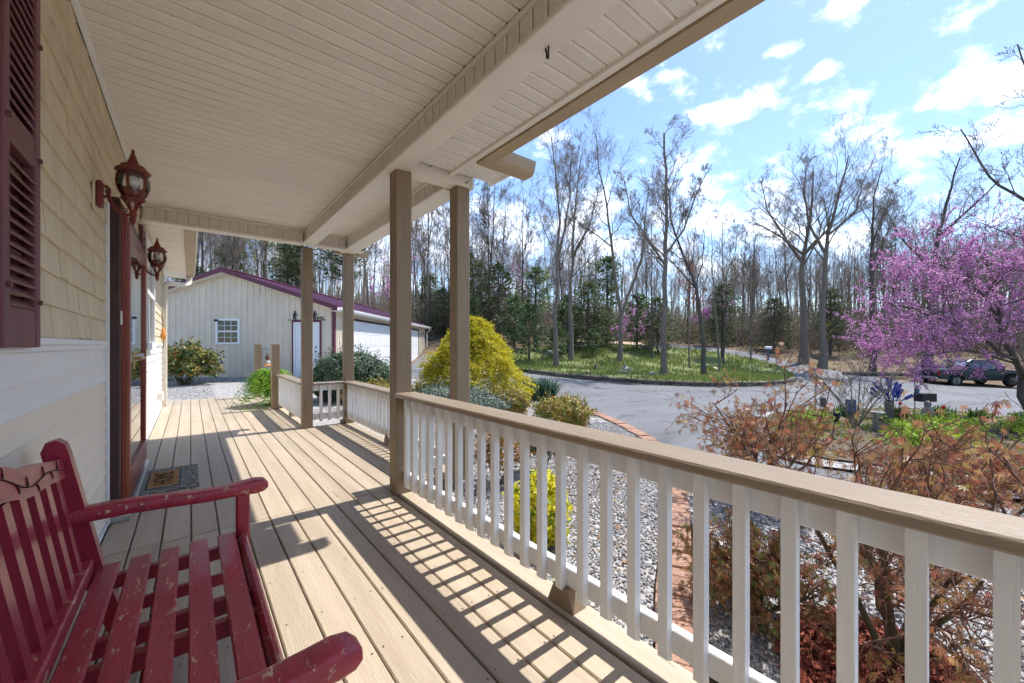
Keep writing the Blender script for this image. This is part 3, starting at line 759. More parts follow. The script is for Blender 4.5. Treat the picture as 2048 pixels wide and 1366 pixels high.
# ------------------------------------------------------------------ red bench
bench = T('porch_bench', 'worn burgundy slatted wooden bench against the cream siding', 'bench', (0, 1.54, 0))
def B_(mb, name, m, smooth=False): return mb.build(name, m, bench, (0,-1.54,0), 0, smooth)
for (x0, x1, z) in ((-.279,-.214,.414), (-.188,-.123,.416), (-.097,-.036,.418), (-.005,.059,.421), (.092,.157,.422)):
    B_(MB().box(x0, x1, .93, 2.205, z-.02, z, .005), 'seat_slat', M_['benchred'])
B_(MB().prism([(.168,.385), (.172,.412), (.180,.421), (.192,.420), (.200,.408), (.200,.382), (.190,.37), (.176,.372)], .93, 2.2, 'y'), 'front_slat', M_['benchred'], True)
for yb in (2.135, 1.69, 1.555, 1.04):
    B_(MB().prism([(-.29,.372), (-.285,.393), (.0,.398), (.165,.400), (.17,.35), (0,.345), (-.29,.345)], yb-.014, yb+.014, 'y'), 'seat_bearer', M_['benchred2'])
B_(MB().box(.150,.176,.95,2.16,.30,.372,.004), 'front_apron', M_['benchred2'])
TL = -.166
def bx(z): return -.307 + TL*(z-.42)
for yc in (2.20, .88):
    pr = [(bx(.0)+.035,.003), (bx(.0)+.085,.003), (bx(.42)+.045,.42), (bx(.92)+.04,.87), (bx(.92)+.03,.905), (bx(.92)+.008,.922), (bx(.92)-.018,.915), (bx(.92)-.03,.88), (bx(.42)-.02,.42)]
    B_(MB().prism(pr, yc-.026, yc+.026, 'y'), 'back_post', M_['benchred2'])
    B_(MB().box(.160,.212,yc-.025,yc+.025,.003,.60,.006), 'leg', M_['benchred2'])
    ap = [(-.345,.600), (-.345,.652), (-.25,.657), (-.12,.652), (0,.640), (.10,.634), (.18,.642), (.235,.648), (.268,.642), (.285,.624), (.286,.604), (.272,.588), (.24,.582), (.16,.586), (.05,.586), (-.08,.596), (-.2,.602)]
    m = MB(); n = len(ap)
    v = [(x, yc+s*w, z) for s, w in ((-1,.026), (1,.026)) for x, z in ap]
    # broader, rounded top: three rings
    v = []
    rings = ((-.036,.62), (-.034,.80), (-.029,.93), (-.020,1.0), (.020,1.0), (.029,.93), (.034,.80), (.036,.62))
    cx = sum(p[0] for p in ap)/n; cz_ = .618
    for (dy, ins) in rings:
        for x, z in ap:
            v.append((x-(.030*(1-ins) if x > .2 else 0), yc+dy, cz_+(z-cz_)*ins))
    f = [tuple(range(n)), tuple(range(8*n-1, 7*n-1, -1))]
    for r in range(7): f += [(r*n+i, r*n+(i+1) % n, (r+1)*n+(i+1) % n, (r+1)*n+i) for i in range(n)]
    m.add(v, f); B_(m, 'armrest', M_['benchred'], True)
    B_(MB().box(-.20,.165,yc-.012,yc+.012,.20,.25,.004), 'side_stretcher', M_['benchred2'])
B_(MB().box(-.328,-.285,.91,2.17,.405,.462,.005), 'back_bottom_rail', M_['benchred'])
SLM = MB(); 
for k in range(11):
    y = 2.085 - .115*k
    if y < .97: break
    sl = MB().prism([(bx(.455)-.014,.455), (bx(.455)+.008,.455), (bx(.86)+.008,.86), (bx(.86)-.014,.86)], y-.024, y+.024, 'y')
    B_(sl, 'back_slat', M_['benchred2'])
# carved crest rail
def crest_top(s): return .862 + .10*math.exp(-((s-.5)/.26)**2) - .012*cos(s*pi*6)*.6
cr = MB(); N_ = 28; v = []
for i in range(N_+1):
    s = i/N_; y = .915 + s*(2.165-.915); zt_ = crest_top(s); zb_ = zt_ - .082 + .012*cos(s*2*pi)
    for (z, dx) in ((zb_,.014), (zt_,.014), (zt_,-.016), (zb_,-.016)): v.append((bx(z)+dx, y, z))
f = [(0,1,2,3), tuple(4*N_+k for k in (3,2,1,0))]
for i in range(N_):
    for k in range(4): f.append((4*i+k, 4*(i+1)+k, 4*(i+1)+(k+1) % 4, 4*i+(k+1) % 4))
cr.add(v, f); crest = B_(cr, 'crest_rail', M_['benchred2'], True)
pts = []
for i in range(33):
    s = i/32; z = crest_top(s)-.042+.013*sin(s*pi*5); pts.append((bx(z)+.0155, .93+s*1.22, z))
vine = MB().tube(pts, .0022, 5)
rv = random.Random(5)
for i in range(2, 31, 2):
    p = pts[i]; sg = 1 if (i//2) % 2 else -1
    q = [(p[0]+TL*sg*.02*t*0, p[1]+.012*math.sin(t*2.4), p[2]+sg*.030*t) for t in (0,.35,.7,1)]
    vine.tube([(bx(a[2])+.0155, a[1], a[2]) for a in q], [.002,.002,.0018,.001], 5)
ob = vine.build('carved_vine', M_['carve'], crest)

# ------------------------------------------------------------------ coach lanterns
def lantern(x, y, z, label):
    t = T('wall_lantern', label, 'lantern', (x, y, z), 0, 'oxblood coach lanterns beside the door')
    m = M_['lantern']                      # origin: lantern axis, z at the bottom finial; wall plate lies towards -x
    px = -.163
    MB().box(px, px+.03, -.036, .036, .085, .245, .008).build('wall_plate', m, t)
    MB().box(px-.014, px-.001, -.05, .05, .06, .225, .004).build('mounting_block', M_['shake'], t)
    MB().tube([(px+.03,0,.215), (px+.045,0,.222), (px+.056,0,.205), (px+.052,0,.17), (px+.062,0,.13), (px+.09,0,.085), (px+.125,0,.064), (0,0,.06)], [.008,.009,.009,.011,.011,.010,.009,.009], 8).tube([(px+.03,0,.15), (px+.055,0,.165)], .008, 8).build('arm', m, t, smooth=True)
    sc = MB()
    def curl(cx, cz, r, a0, turns, n=16):
        pts = []
        for i in range(n+1):
            s = i/n; a = a0+turns*2*pi*s; rr = r*(1-.7*s); pts.append((cx+rr*cos(a), 0, cz+rr*sin(a)))
        return pts
    for (cx, cz, r) in ((px+.078,.135,.018), (px+.102,.108,.018), (px+.128,.090,.016)): sc.tube(curl(cx, cz, r, -2.2, -1.15), .0032, 5)
    sc.build('scroll', m, t, smooth=True)
    MB().lathe([(.002,0), (.010,.014), (.017,.034), (.016,.045), (.010,.05), (.019,.055), (.019,.075), (.016,.095), (.014,.10)], n=12).build('base_finial', m, t, smooth=True)
    cr_ = MB()
    for k in range(6):
        a = 2*pi*k/6; c_, s_ = cos(a), sin(a)
        cr_.tube([(c_*.012, s_*.012, .09), (c_*.022, s_*.022, .118), (c_*.038, s_*.038, .150), (c_*.052, s_*.052, .165)], [.006,.007,.007,.008], 6)
    cr_.build('cradle', m, t, smooth=True)
    MB().lathe([(.02,.158), (.058,.160), (.062,.168), (.05,.174), (.02,.174)], n=12).build('lower_ring', m, t)
    MB().lathe([(.044,.175), (.055,.178), (.066,.208), (.071,.226), (.066,.226), (.052,.18)], n=6).build('gallery', m, t)
    gp_ = [(.050,.180), (.064,.205), (.075,.240), (.0785,.272), (.074,.306), (.066,.330), (.062,.338)]
    MB().lathe(gp_, n=18).build('glass_globe', M_['clearglass'], t, smooth=True)
    for k in range(6):
        a = 2*pi*k/6+.3; w = .085
        rb = MB(); v = []
        for (r, z_) in gp_:
            for da in (-w, w):
                for dr in (.001, .0055): v.append(((r+dr)*cos(a+da), (r+dr)*sin(a+da), z_))
        f = []
        for i in range(len(gp_)-1):
            o_ = 4*i; f += [(o_+1,o_+3,o_+7,o_+5), (o_,o_+4,o_+6,o_+2), (o_,o_+1,o_+5,o_+4), (o_+2,o_+6,o_+7,o_+3)]
        rb.add(v, f); rb.build('cage_rib', m, t)
    MB().lathe([(.083,.334), (.088,.340), (.086,.348), (.068,.362), (.060,.378), (.050,.384), (.03,.392), (.026,.398), (.027,.406), (.020,.425), (.015,.436), (.018,.440), (.011,.448), (.008,.470), (.010,.474), (.006,.482), (.001,.487)], n=12).build('roof_cap', m, t, smooth=False)
    MB().lathe([(.018,.185), (.02,.195), (.017,.235), (.012,.24)], n=10).build('bulb_socket', M_['black'], t)
    MB().lathe([(.012,.238), (.028,.262), (.031,.285), (.022,.31), (.004,.318)], n=12).build('bulb', M_['bulb'], t, smooth=True)
    return t
lantern(-.286, 3.50, 2.037, 'oxblood coach lantern on the shake siding, nearer to the bench')
lantern(-.292, 5.99, 1.992, 'oxblood coach lantern beyond the door, beside the far shutter')

# ------------------------------------------------------------------ doormat
M_['matgrey'] = mat('grey_leafy_mat', (.13,.135,.115), .95, 0, 30, .6, 200, col2=(.19,.19,.165), worn=((.52,.52,.47), 26, .52, (1,2.6,1)))
M_['matorange'] = mat('orange_coir', (.44,.24,.075), .95, .12, 60, .6, 200)
M_['matdark'] = mat('dark_mat_print', (.03,.028,.025), .95, .1, 20)
dm = T('doormat', 'grey leaf-patterned doormat with orange HOME panel at the door', 'doormat', (-.19, 4.96, .002), rad(0))
MB().box(-.253,.253,-.42,.42,0,.012,.004).build('mat_base', M_['matgrey'], dm)
MB().box(-.118,.118,-.305,.305,.0125,.0145).build('border', M_['matdark'], dm)
MB().box(-.110,.110,-.295,.295,.0148,.0158).build('border', M_['matgrey'], dm)
MB().box(-.100,.100,-.265,.265,.016,.0172).build('panel', M_['matorange'], dm)
fc = bpy.data.curves.new('lettering', 'FONT'); fc.body = 'HOME'; fc.size = .16; fc.align_x = 'CENTER'; fc.align_y = 'CENTER'; fc.extrude = .0006; fc.space_character = 1.0
fo = bpy.data.objects.new('lettering_curve', fc); COL.objects.link(fo); bpy.context.view_layer.update()
lm = bpy.data.meshes.new_from_object(fo.evaluated_get(bpy.context.evaluated_depsgraph_get())); bpy.data.objects.remove(fo); bpy.data.curves.remove(fc)
lo = L('lettering', lm, M_['matdark'], dm, (.002,0,.0196), pi/2); lo.scale = (.95,1.25,1)

# ------------------------------------------------------------------ garage (site grid: x lateral, y depth)
M_['ribmetal'] = mat('beige_ribbed_metal', (.67,.59,.475), .42, .07, 1.2, spec=.3, worn=((.52,.46,.385), 2.2, .60, (3,3,.22)), ov=.02)
M_['doorwhite'] = mat('white_door_paint', (.78,.79,.82), .45, .03, 2)
GD = 15.2
gar = TS('garage', 'beige ribbed metal garage with maroon gable roof and white doors', 'garage', 0, 0, z=0)
def G_(mb, name, m, parent=None, smooth=False): return mb.build(name, m, parent or gar, (0,0,0), 0, smooth)
AR, AL, PK = -6.82, -14.98, -10.90; ZE, ZP = 2.72, 4.06
def roofz(a): return ZP - (ZP-ZE)*abs(a-PK)/(AR-PK)
G_(MB().prism([(AL+.02,-.1), (AR-.02,-.1), (AR-.02,ZE-.05), (PK,ZP-.05), (AL+.02,ZE-.05)], GD+.02, 31, 'y'), 'wall_core', M_['ribmetal'])
a = AL; w = .229; doorR = (-8.62, -7.62)
while a < AR-.01:
    a1 = min(a+w, AR)
    z1, z2 = roofz(a)-.01, roofz(a1)-.01
    m = MB(); r = .018
    pr = [(a,GD), (a+.010,GD-.022), (a+.030,GD-.022), (a+.042,GD), (a1-.002,GD), (a1-.002,GD+.018), (a,GD+.018)]
    n = len(pr)
    v = [(x, y, .04) for x, y in pr] + [(x, y, z1+(z2-z1)*(x-a)/max(a1-a,.01)) for x, y in pr]
    m.add(v, [tuple(range(n)), tuple(range(2*n-1,n-1,-1))]+[(i,(i+1)%n,n+(i+1)%n,n+i) for i in range(n)])
    G_(m, 'siding_panel', M_['ribmetal']); a += w
d = GD
while d < 31:
    # side wall panels beside the openings
    d1 = min(d+w, 31)
    if not (16.8 < d+.1 < 22.5 or 26.2 < d+.1 < 28.9):
        m = MB(); pr = [(d,AR), (d+.010,AR+.022), (d+.030,AR+.022), (d+.042,AR), (d1-.002,AR), (d1-.002,AR-.018), (d,AR-.018)]
        n = len(pr); v = [(y, x, .03) for x, y in pr] + [(y, x, ZE-.06) for x, y in pr]
        m.add(v, [tuple(range(n)), tuple(range(2*n-1,n-1,-1))]+[(i,(i+1)%n,n+(i+1)%n,n+i) for i in range(n)]); G_(m, 'siding_panel', M_['ribmetal'])
    d = d1
G_(MB().box(AR-.07,AR+.03,GD-.035,GD+.10,.03,ZE-.02,.004), 'corner_trim', M_['maroon'])
G_(MB().box(AL,AR,GD-.03,GD+.02,-.08,.04,.004), 'base_trim', M_['doordark'])
# roof panels and rake trim
OV = .26
def slope(side, d0, d1):
    m = MB(); sgn = 1 if side > 0 else -1
    e = AR+OV if side > 0 else AL-OV
    ze = roofz(e)+.09; zp = ZP+.09; pr = [(d0,0), (d0+.008,.024), (d0+.032,.024), (d0+.04,0), (d1-.002,0), (d1-.002,-.02), (d0,-.02)]
    n = len(pr); v = [(e, y, ze+z) for y, z in pr] + [(PK, y, zp+z) for y, z in pr]
    m.add(v, [tuple(range(n)), tuple(range(2*n-1,n-1,-1))]+[(i,(i+1)%n,n+(i+1)%n,n+i) for i in range(n)]); G_(m, 'roof_panel', M_['maroonroof'])
d = GD-.32
while d < 31.5:
    slope(1, d, min(d+.305, 31.5)); 
    slope(-1, d, min(d+.305, 31.5)); d += .305
for e in (AR+OV+.02, AL-OV-.02):
    ze = roofz(e)+.09
    m = MB(); y0, y1 = GD-.36, GD-.325
    m.add([(PK,y0,ZP+.13), (e,y0,ze+.03), (e,y0,ze-.14), (PK,y0,ZP-.04), (PK,y1,ZP+.13), (e,y1,ze+.03), (e,y1,ze-.14), (PK,y1,ZP-.04)], [(0,1,2,3), (7,6,5,4), (0,4,5,1), (1,5,6,2), (2,6,7,3), (3,7,4,0)])
    G_(m, 'rake_trim', M_['maroon'])
    m = MB(); m.add([(PK,GD-.33,ZP-.02), (e,GD-.33,ze-.12), (e,GD+.02,ze-.12), (PK,GD+.02,ZP-.02)], [(0,1,2,3)]); G_(m, 'rake_soffit', M_['trimcream'])
G_(MB().box(PK-.14,PK+.14,GD-.36,31.5,ZP+.10,ZP+.135,.01), 'ridge_cap', M_['maroon'])
ge = AR+OV; gz = roofz(ge)
G_(MB().prism([(ge-.02+p*.9, gz-.06+q) for p, q in gp], GD-.34, 31.55, 'y'), 'gutter', M_['whitetrim'])
G_(MB().box(AR-.02,ge,GD-.34,31.5,gz-.075,gz-.062), 'eave_soffit', M_['trimcream'])
G_(MB().tube([(ge+.05,31.45,gz-.05), (ge+.03,31.45,gz-.2), (AR+.08,31.4,gz-.35), (AR+.08,31.4,.05)], .04, 8), 'downspout', M_['whitetrim'])
# man door, frame, window
dw = T('side_door', None, None, (0,0,0)); dw.parent = gar
x0, x1 = -8.36, -7.36
MB().box(x0-.06,x0,GD-.05,GD+.01,.03,2.16,.004).box(x1,x1+.06,GD-.05,GD+.01,.03,2.16,.004).box(x0-.06,x1+.06,GD-.05,GD+.01,2.161,2.22,.004).build('maroon_surround', M_['maroon'], dw)
MB().box(x0+.001,x0+.07,GD-.045,GD+.01,.03,2.15,.004).box(x1-.07,x1-.001,GD-.045,GD+.01,.03,2.15,.004).box(x0+.07,x1-.07,GD-.045,GD+.01,2.07,2.15,.004).build('door_frame', M_['doorwhite'], dw)
lf = MB().box(x0+.075,x1-.075,GD-.02,GD+.01,.05,2.065,.004).build('door_leaf', M_['doorwhite'], dw)
for (za, zb) in ((.15,.62), (.72,1.3), (1.4,1.95)):
    for (xa, xb) in ((x0+.16,x0+.46), (x0+.54,x0+.84)):
        MB().box(xa,xb,GD-.030,GD-.021,za,zb,.004).build('door_panel', M_['doorwhite'], lf)
MB().lathe([(.02,0), (.03,.02), (.03,.05), (.015,.06)], n=10, M=Matrix.Translation((x1-.14,GD-.022,1.03)) @ Matrix.Rotation(pi/2,4,'X')).build('handle', M_['black'], dw)
MB().lathe([(.028,0), (.028,.02)], n=10, M=Matrix.Translation((x1-.14,GD-.022,1.20)) @ Matrix.Rotation(pi/2,4,'X')).build('lock', M_['black'], dw)
gw = T('window', None, None, (0,0,0)); gw.parent = gar
x0, x1, z0, z1 = -11.33, -10.41, 1.31, 2.29
MB().box(x0,x0+.08,GD-.055,GD+.01,z0,z1,.004).box(x1-.08,x1,GD-.055,GD+.01,z0,z1,.004).box(x0+.08,x1-.08,GD-.055,GD+.01,z1-.08,z1,.004).box(x0+.08,x1-.08,GD-.055,GD+.01,z0,z0+.07,.004).box(x0+.08,x1-.08,GD-.045,GD+.01,1.77,1.83,.004).build('window_frame', M_['whitetrim'], gw)
M_['gglass'] = glass('garage_glass', (.30,.33,.36), .0, .05)
for zz0, zz1 in ((z0+.07,1.77), (1.83,z1-.08)):
    for k in range(3):
        xa = x0+.08+k*(x1-x0-.16)/3; xb = xa+(x1-x0-.16)/3
        zm = (zz0+zz1)/2
        for (q0, q1) in ((zz0,zm-.008), (zm+.008,zz1)): MB().box(xa+.008,xb-.008,GD-.030,GD-.026,q0,q1).build('pane', M_['gglass'], gw)
    mt = MB().box(x0+.08,x1-.08,GD-.034,GD-.024,zm-.008,zm+.008)
    for k in (1,2):
        xa = x0+.08+k*(x1-x0-.16)/3; mt.box(xa-.008,xa+.008,GD-.035,GD-.025,zz0,zz1)
    mt.build('muntin', M_['whitetrim'], gw)
MB().box(x0+.05,x1-.05,GD-.024,GD-.0225,z0+.04,z1-.05).build('blind', mat('grey_blind', (.10,.10,.105), .8, .25, 6), gw)
# garage doors on the long side
def gdoor(d0, d1, name, cols, rows=4):
    t = T(name, None, None, (0,0,0)); t.parent = gar
    h = 2.28/rows
    for r in range(rows):
        pl = MB().box(AR-.03,AR+.005,d0,d1,.04+r*h,.04+(r+1)*h-.008,.004).build('door_section', M_['doorwhite'], t)
        for c in range(cols):
            a0 = d0+(d1-d0)*(c+.12)/cols; a1 = d0+(d1-d0)*(c+.88)/cols
            MB().box(AR+.0055,AR+.012,a0,a1,.04+r*h+.08,.04+(r+1)*h-.09,.003).build('raised_panel', M_['doorwhite'], pl)
    MB().box(AR-.01,AR+.03,d0-.09,d0-.002,.03,2.42,.004).box(AR-.01,AR+.03,d1+.002,d1+.09,.03,2.42,.004).box(AR-.01,AR+.03,d0-.002,d1+.002,2.335,2.42,.004).build('door_trim', M_['doordark'], t)
gdoor(16.95, 22.4, 'garage_door', 8); gdoor(26.35, 28.85, 'garage_door', 4)
# wall lamps of the garage: dark red lantern shapes
def glamp(d, label):
    x, y = S(AR, d)
    t = TS('garage_lamp', label, 'lantern', AR+.02, d, z=2.05, group='lanterns on the garage side')
    MB().box(0,.025,-.04,.04,-.03,.13,.006).build('wall_plate', M_['lantern'], t)
    MB().tube([(.02,0,.06), (.08,0,.03), (.13,0,-.02), (.15,0,.02)], .009, 6).build('arm', M_['lantern'], t)
    MB().lathe([(.01,.0), (.05,.03), (.06,.08)], (.15,0,0), 8).build('base', M_['lantern'], t)
    MB().lathe([(.058,.08), (.075,.14), (.06,.20)], (.15,0,0), 10).build('glass_globe', M_['clearglass'], t)
    MB().lathe([(.085,.20), (.06,.24), (.02,.26), (.012,.30), (.002,.33)], (.15,0,0), 8).build('roof_cap', M_['lantern'], t)
glamp(16.3, 'dark red lantern on the garage side wall next to its maroon corner'); glamp(29.6, 'dark red lantern at the far end of the garage past the second door')
# camera at the window corner
sc_ = TS('security_camera', 'small black security camera at the garage window corner', 'camera', -11.27, GD-.06, z=2.22)
MB().box(-.05,.05,-.03,0,-.03,.04,.006).build('mount', M_['black'], sc_)
MB().lathe([(.03,0), (.045,.02), (.045,.10), (.035,.12)], n=12, M=Matrix.Rotation(pi/2,4,'X')).build('camera_body', M_['black'], sc_, smooth=True)
# cut-metal silhouette over the man door
so = TS('metal_silhouette', 'black cut metal figures and dog standing above the garage door', 'ornament', -7.86, GD-.03, z=2.225)
MB().box(-.70,.70,-.012,0,0,.018).build('base_bar', M_['black'], so)
MB().tube([(.60,-.005,.0), (.66,-.005,.06), (.72,-.005,.02)], .010, 5).tube([(.64,-.005,.02), (.66,-.005,.10)], .008, 5).tube([(-.66,-.005,.0), (-.72,-.005,.03)], .010, 5).build('twig_end', M_['black'], so)
def fig(cx, s, name):
    m = MB(); y0, y1 = -.012, 0
    m.prism([(cx-.05,.018), (cx-.02,.018), (cx,.13), (cx+.03,.018), (cx+.06,.018), (cx+.045,.15), (cx+.05,.24), (cx+.10,.17), (cx+.115,.185), (cx+.05,.285), (cx-.03,.285), (cx-.06,.2), (cx-.045,.14)], y0, y1, 'y')
    m.lathe([(.002,-.036), (.034,-.02), (.036,.02), (.002,.036)], (cx+.01,-.006,.325), 8)
    m.build(name, M_['black'], so)
fig(-.46, 1, 'figure'); fig(.30, 1, 'figure')
MB().prism([(.42,.018), (.435,.018), (.445,.07), (.55,.07), (.56,.018), (.575,.018), (.58,.10), (.62,.13), (.60,.155), (.57,.15), (.55,.11), (.44,.115), (.41,.15), (.405,.14)], -.012, 0, 'y').build('dog', M_['black'], so)
# ------------------------------------------------------------------ vegetation helpers
def rnd(seed): return np.random.default_rng(seed)
def unit(v): return v/np.maximum(np.linalg.norm(v, axis=-1, keepdims=True), 1e-9)
def tubes(P, Rr, k=4):
    """P (B,m,3) polylines, Rr (B,m) radii"""
    P = np.asarray(P, float); B, m, _ = P.shape
    t = np.empty_like(P); t[:,1:-1] = P[:,2:]-P[:,:-2]; t[:,0] = P[:,1]-P[:,0]; t[:,-1] = P[:,-1]-P[:,-2]; t = unit(t)
    ref = np.where(np.abs(t[:,:1,2:3]) < .9, np.array([0,0,1.]), np.array([1.,0,0])); ref = np.broadcast_to(ref, t.shape)
    u = unit(np.cross(t, ref)); w = np.cross(t, u)
    a = np.arange(k)*2*pi/k
    V = P[:,:,None,:] + Rr[:,:,None,None]*(np.cos(a)[None,None,:,None]*u[:,:,None,:] + np.sin(a)[None,None,:,None]*w[:,:,None,:])
    idx = np.arange(B*m*k).reshape(B, m, k)
    n = np.roll(idx, -1, axis=2)
    F = np.stack([idx[:,:-1], n[:,:-1], n[:,1:], idx[:,1:]], axis=-1).reshape(-1,4)
    return V.reshape(-1,3), F
def join(parts):
    Vs, Fs, o = [], [], 0
    for V, F in parts:
        Vs.append(V); Fs.append(F+o); o += len(V)
    return np.concatenate(Vs), np.concatenate(Fs)
def leaves(P, N, size, r, shape='diamond', aspect=.5, droop=0.0, jitter=.5, along=None):
    """one small face per leaf; N outward directions"""
    n = len(P)
    N = unit(N + r.normal(0, jitter, (n,3)))
    ax = r.normal(0, 1, (n,3)) if along is None else along + r.normal(0, .35, (n,3))
    ax[:,2] -= droop
    u = unit(ax - N*np.sum(ax*N, axis=1, keepdims=True)*(1 if along is None else .3)); w = unit(np.cross(N, u)); nn = np.cross(u, w)
    s = (size*r.uniform(.65, 1.35, n))[:,None]
    if shape == 'diamond': pts = [(0,0,0), (.45,aspect*.5,.06), (1,0,0), (.45,-aspect*.5,.06)]
    elif shape == 'blade': pts = [(0,aspect*.5,0), (1,aspect*.12,.0), (1,-aspect*.12,0), (0,-aspect*.5,0)]
    V = np.stack([P + s*(u*a + w*b + nn*c) for a, b, c in pts], axis=1).reshape(-1,3)
    F = np.arange(n*4).reshape(n,4)
    return V, F
def palm(P, N, size, r, droop=1.2, lobes=5):
    """hand-shaped maple leaf made of narrow lobes that share one foot"""
    n = len(P); N = unit(N + r.normal(0,.5,(n,3)))
    ax = r.normal(0,.6,(n,3)); ax[:,2] -= droop
    u = unit(ax - N*np.sum(ax*N,1,keepdims=True)*.5); w = unit(np.cross(N,u)); s = (size*r.uniform(.6,1.3,n))[:,None]
    vs = []; 
    angs = np.linspace(-.85,.85,lobes); ln = 1-.38*np.abs(angs)/.85
    ring = [P]
    vs.append(P)
    for a, l in zip(angs, ln):
        d1 = u*math.cos(a-.16)+w*math.sin(a-.16); d0 = u*math.cos(a)+w*math.sin(a); d2 = u*math.cos(a+.16)+w*math.sin(a+.16)
        vs += [P+s*l*.5*d1, P+s*l*d0, P+s*l*.5*d2]
    k = len(vs); V = np.stack(vs, axis=1).reshape(-1,3)
    b = np.arange(n)[:,None]*k
    F = np.concatenate([b+np.array([[0,1+3*i,2+3*i,3+3*i]]) for i in range(lobes)], axis=0)
    return V, F

def shell(r, n, c, rad3, lump=.12, inner=.75, seed=0, zmin=-.2, pw=1.0):
    """points in the outer shell of a lumpy dome"""
    d = unit(r.normal(0,1,(n*2,3))); d = d[d[:,2] > zmin][:n]
    k = 1 + lump*(np.sin(d[:,0]*7+seed)*np.cos(d[:,1]*6+seed*2)+.6*np.sin(d[:,2]*9+d[:,0]*5+seed))
    q = inner + (1-inner)*r.random(len(d))**.5
    P = np.array(c) + d*np.array(rad3)*(k*q)[:,None]; P[:,2] = np.where(P[:,2] < .02, .02+.05*r.random(len(P)), P[:,2])
    return P, unit(d/np.array(rad3))
BARK = mat('grey_brown_bark', (.18,.152,.128), .95, .3, 7, .7, 30, (3,3,.6))
BARKD = mat('dark_wet_bark', (.10,.086,.075), .95, .3, 7, .7, 30, (3,3,.6))
TWIG = mat('bare_twig_bark', (.26,.215,.18), .95, .25, 3)
STEM = mat('olive_stem_bark', (.10,.085,.045), .8, .3, 8, .3, 40)
def shrub(name, label, cat, a, d, n, c, r3, size, ramp, seed, shape='diamond', aspect=.5, lump=.12, inner=.7, group=None, trans=.25, jitter=.5, droop=0., zmin=-.2, stems=10, tips=None, spikes=0, rough=.5, dz=0):
    r = rnd(seed); t = TS(name, label, cat, a, d, group=group); t.location.z += dz
    lm = mat(name+'_leaf', (0,0,0), rough, ramp=ramp, trans=trans, spec=.35)
    P, Nn = shell(r, n, c, r3, lump, inner, seed, zmin)
    V, F = leaves(P, Nn, size, r, shape, aspect, droop, jitter, along=(Nn*1.0 if shape == 'blade' else None))
    if spikes:     # irregular shoots that break the outline
        Q, Qn = shell(r, spikes, c, [x*1.05 for x in r3], lump, .95, seed, .05)
        k = 9; s = np.linspace(0,1,k)
        up = unit(Qn + np.array([0,0,.8]) + r.normal(0,.25,Q.shape)); ln = r.uniform(.08,.26,len(Q))*max(r3)
        PP = (Q[:,None,:] + up[:,None,:]*(s[None,:,None]*ln[:,None,None])).reshape(-1,3) + r.normal(0,.012,(len(Q)*k,3))
        V2, F2 = leaves(PP, np.repeat(Qn,k,0), size*.9, r, shape, aspect, droop, .7)
        V, F = join([(V,F), (V2,F2)])
    L('foliage', np_mesh('foliage', V, F), lm, t)
    B = stems; e = unit(r.normal(0,1,(B,3))); e[:,2] = np.abs(e[:,2])+.5; e = unit(e)
    s = np.linspace(0,1,4)
    end = np.array(c)*np.array([1,1,.6]) + e*np.array(r3)*.82
    st = r.normal(0,.05,(B,3)); st[:,2] = -.03
    PP = st[:,None,:]*(1-s)[None,:,None] + end[:,None,:]*s[None,:,None] + r.normal(0,.015,(B,4,3))
    V, F = tubes(PP, np.repeat((.016*(1-.7*s))[None], B, 0)*max(.6,max(r3)), 5)
    L('stems', np_mesh('stems', V, F), STEM, t)
    return t

G1 = [(.020,.045,.012), (.035,.075,.018), (.05,.10,.025), (.09,.15,.04)]
# golden thread cypress: weeping bright sprays over a cone
def cypress():
    r = rnd(21); t = TS('golden_cypress', 'tall bright yellow weeping cypress behind the outer tan post', 'shrub', -.92, 9.3); t.scale = (1.12,1.12,1)
    n = 4200; hgt = 2.02
    h = r.random(n)**.8; ang = r.uniform(0,2*pi,n)
    prof = np.interp(h, [0,.12,.3,.55,.75,.9,1], [1.06,1.12,1.0,.74,.47,.24,.03])
    prof = prof*(1+.09*np.sin(ang*5+h*9)+.10*np.sin(ang*3-h*17)+.06*np.sin(ang*9+h*30))
    rr = prof*(.72+.28*r.random(n)**.6)
    P = np.stack([np.cos(ang)*rr, np.sin(ang)*rr, h*hgt], 1)
    out = np.stack([np.cos(ang), np.sin(ang), np.full(n,.25)], 1)
    m = 6; s = np.linspace(0,1,m); ln = r.uniform(.10,.24,n)
    path = P[:,None,:] + out[:,None,:]*(s*.9)[None,:,None]*ln[:,None,None]*.8
    path[:,:,2] -= (s**2)[None,:]*ln[:,None]*r.uniform(-.1,.8,n)[:,None]
    path += r.normal(0,.012,path.shape)
    k = 3; Q = np.repeat(path.reshape(-1,3), k, 0) + r.normal(0,.016,(n*m*k,3))
    dirs = np.repeat(np.gradient(path, axis=1).reshape(-1,3), k, 0); dirs = unit(dirs)
    V, F = leaves(Q, np.repeat(np.repeat(out,m,0),k,0), .058, r, 'diamond', .24, .25, .6, along=dirs*1.3)
    lm = mat('golden_cypress_leaf', (0,0,0), .6, ramp=[(.17,.20,.02), (.40,.37,.02), (.68,.58,.03), (.85,.73,.05)], trans=.45)
    L('foliage', np_mesh('foliage', V, F), lm, t)
    tr = MB().tube([(0,0,-.05), (.02,.01,.8), (0,0,1.7)], [.06,.045,.012], 7); tr.build('trunk', BARK, t)
    ic = []; 
    for i in range(40):
        a_ = r.uniform(0,2*pi); hh = r.uniform(.15,1.5); w = np.interp(hh/hgt,[0,.5,1],[.8,.6,.05])
        ic.append([(0,0,hh), (cos(a_)*w*.5, sin(a_)*w*.5, hh+.05), (cos(a_)*w, sin(a_)*w, hh+.02)])
    V, F = tubes(np.array(ic), np.tile(np.array([[.012,.008,.004]]),(40,1)), 4); L('branches', np_mesh('branches', V, F), BARK, t)
cypress()
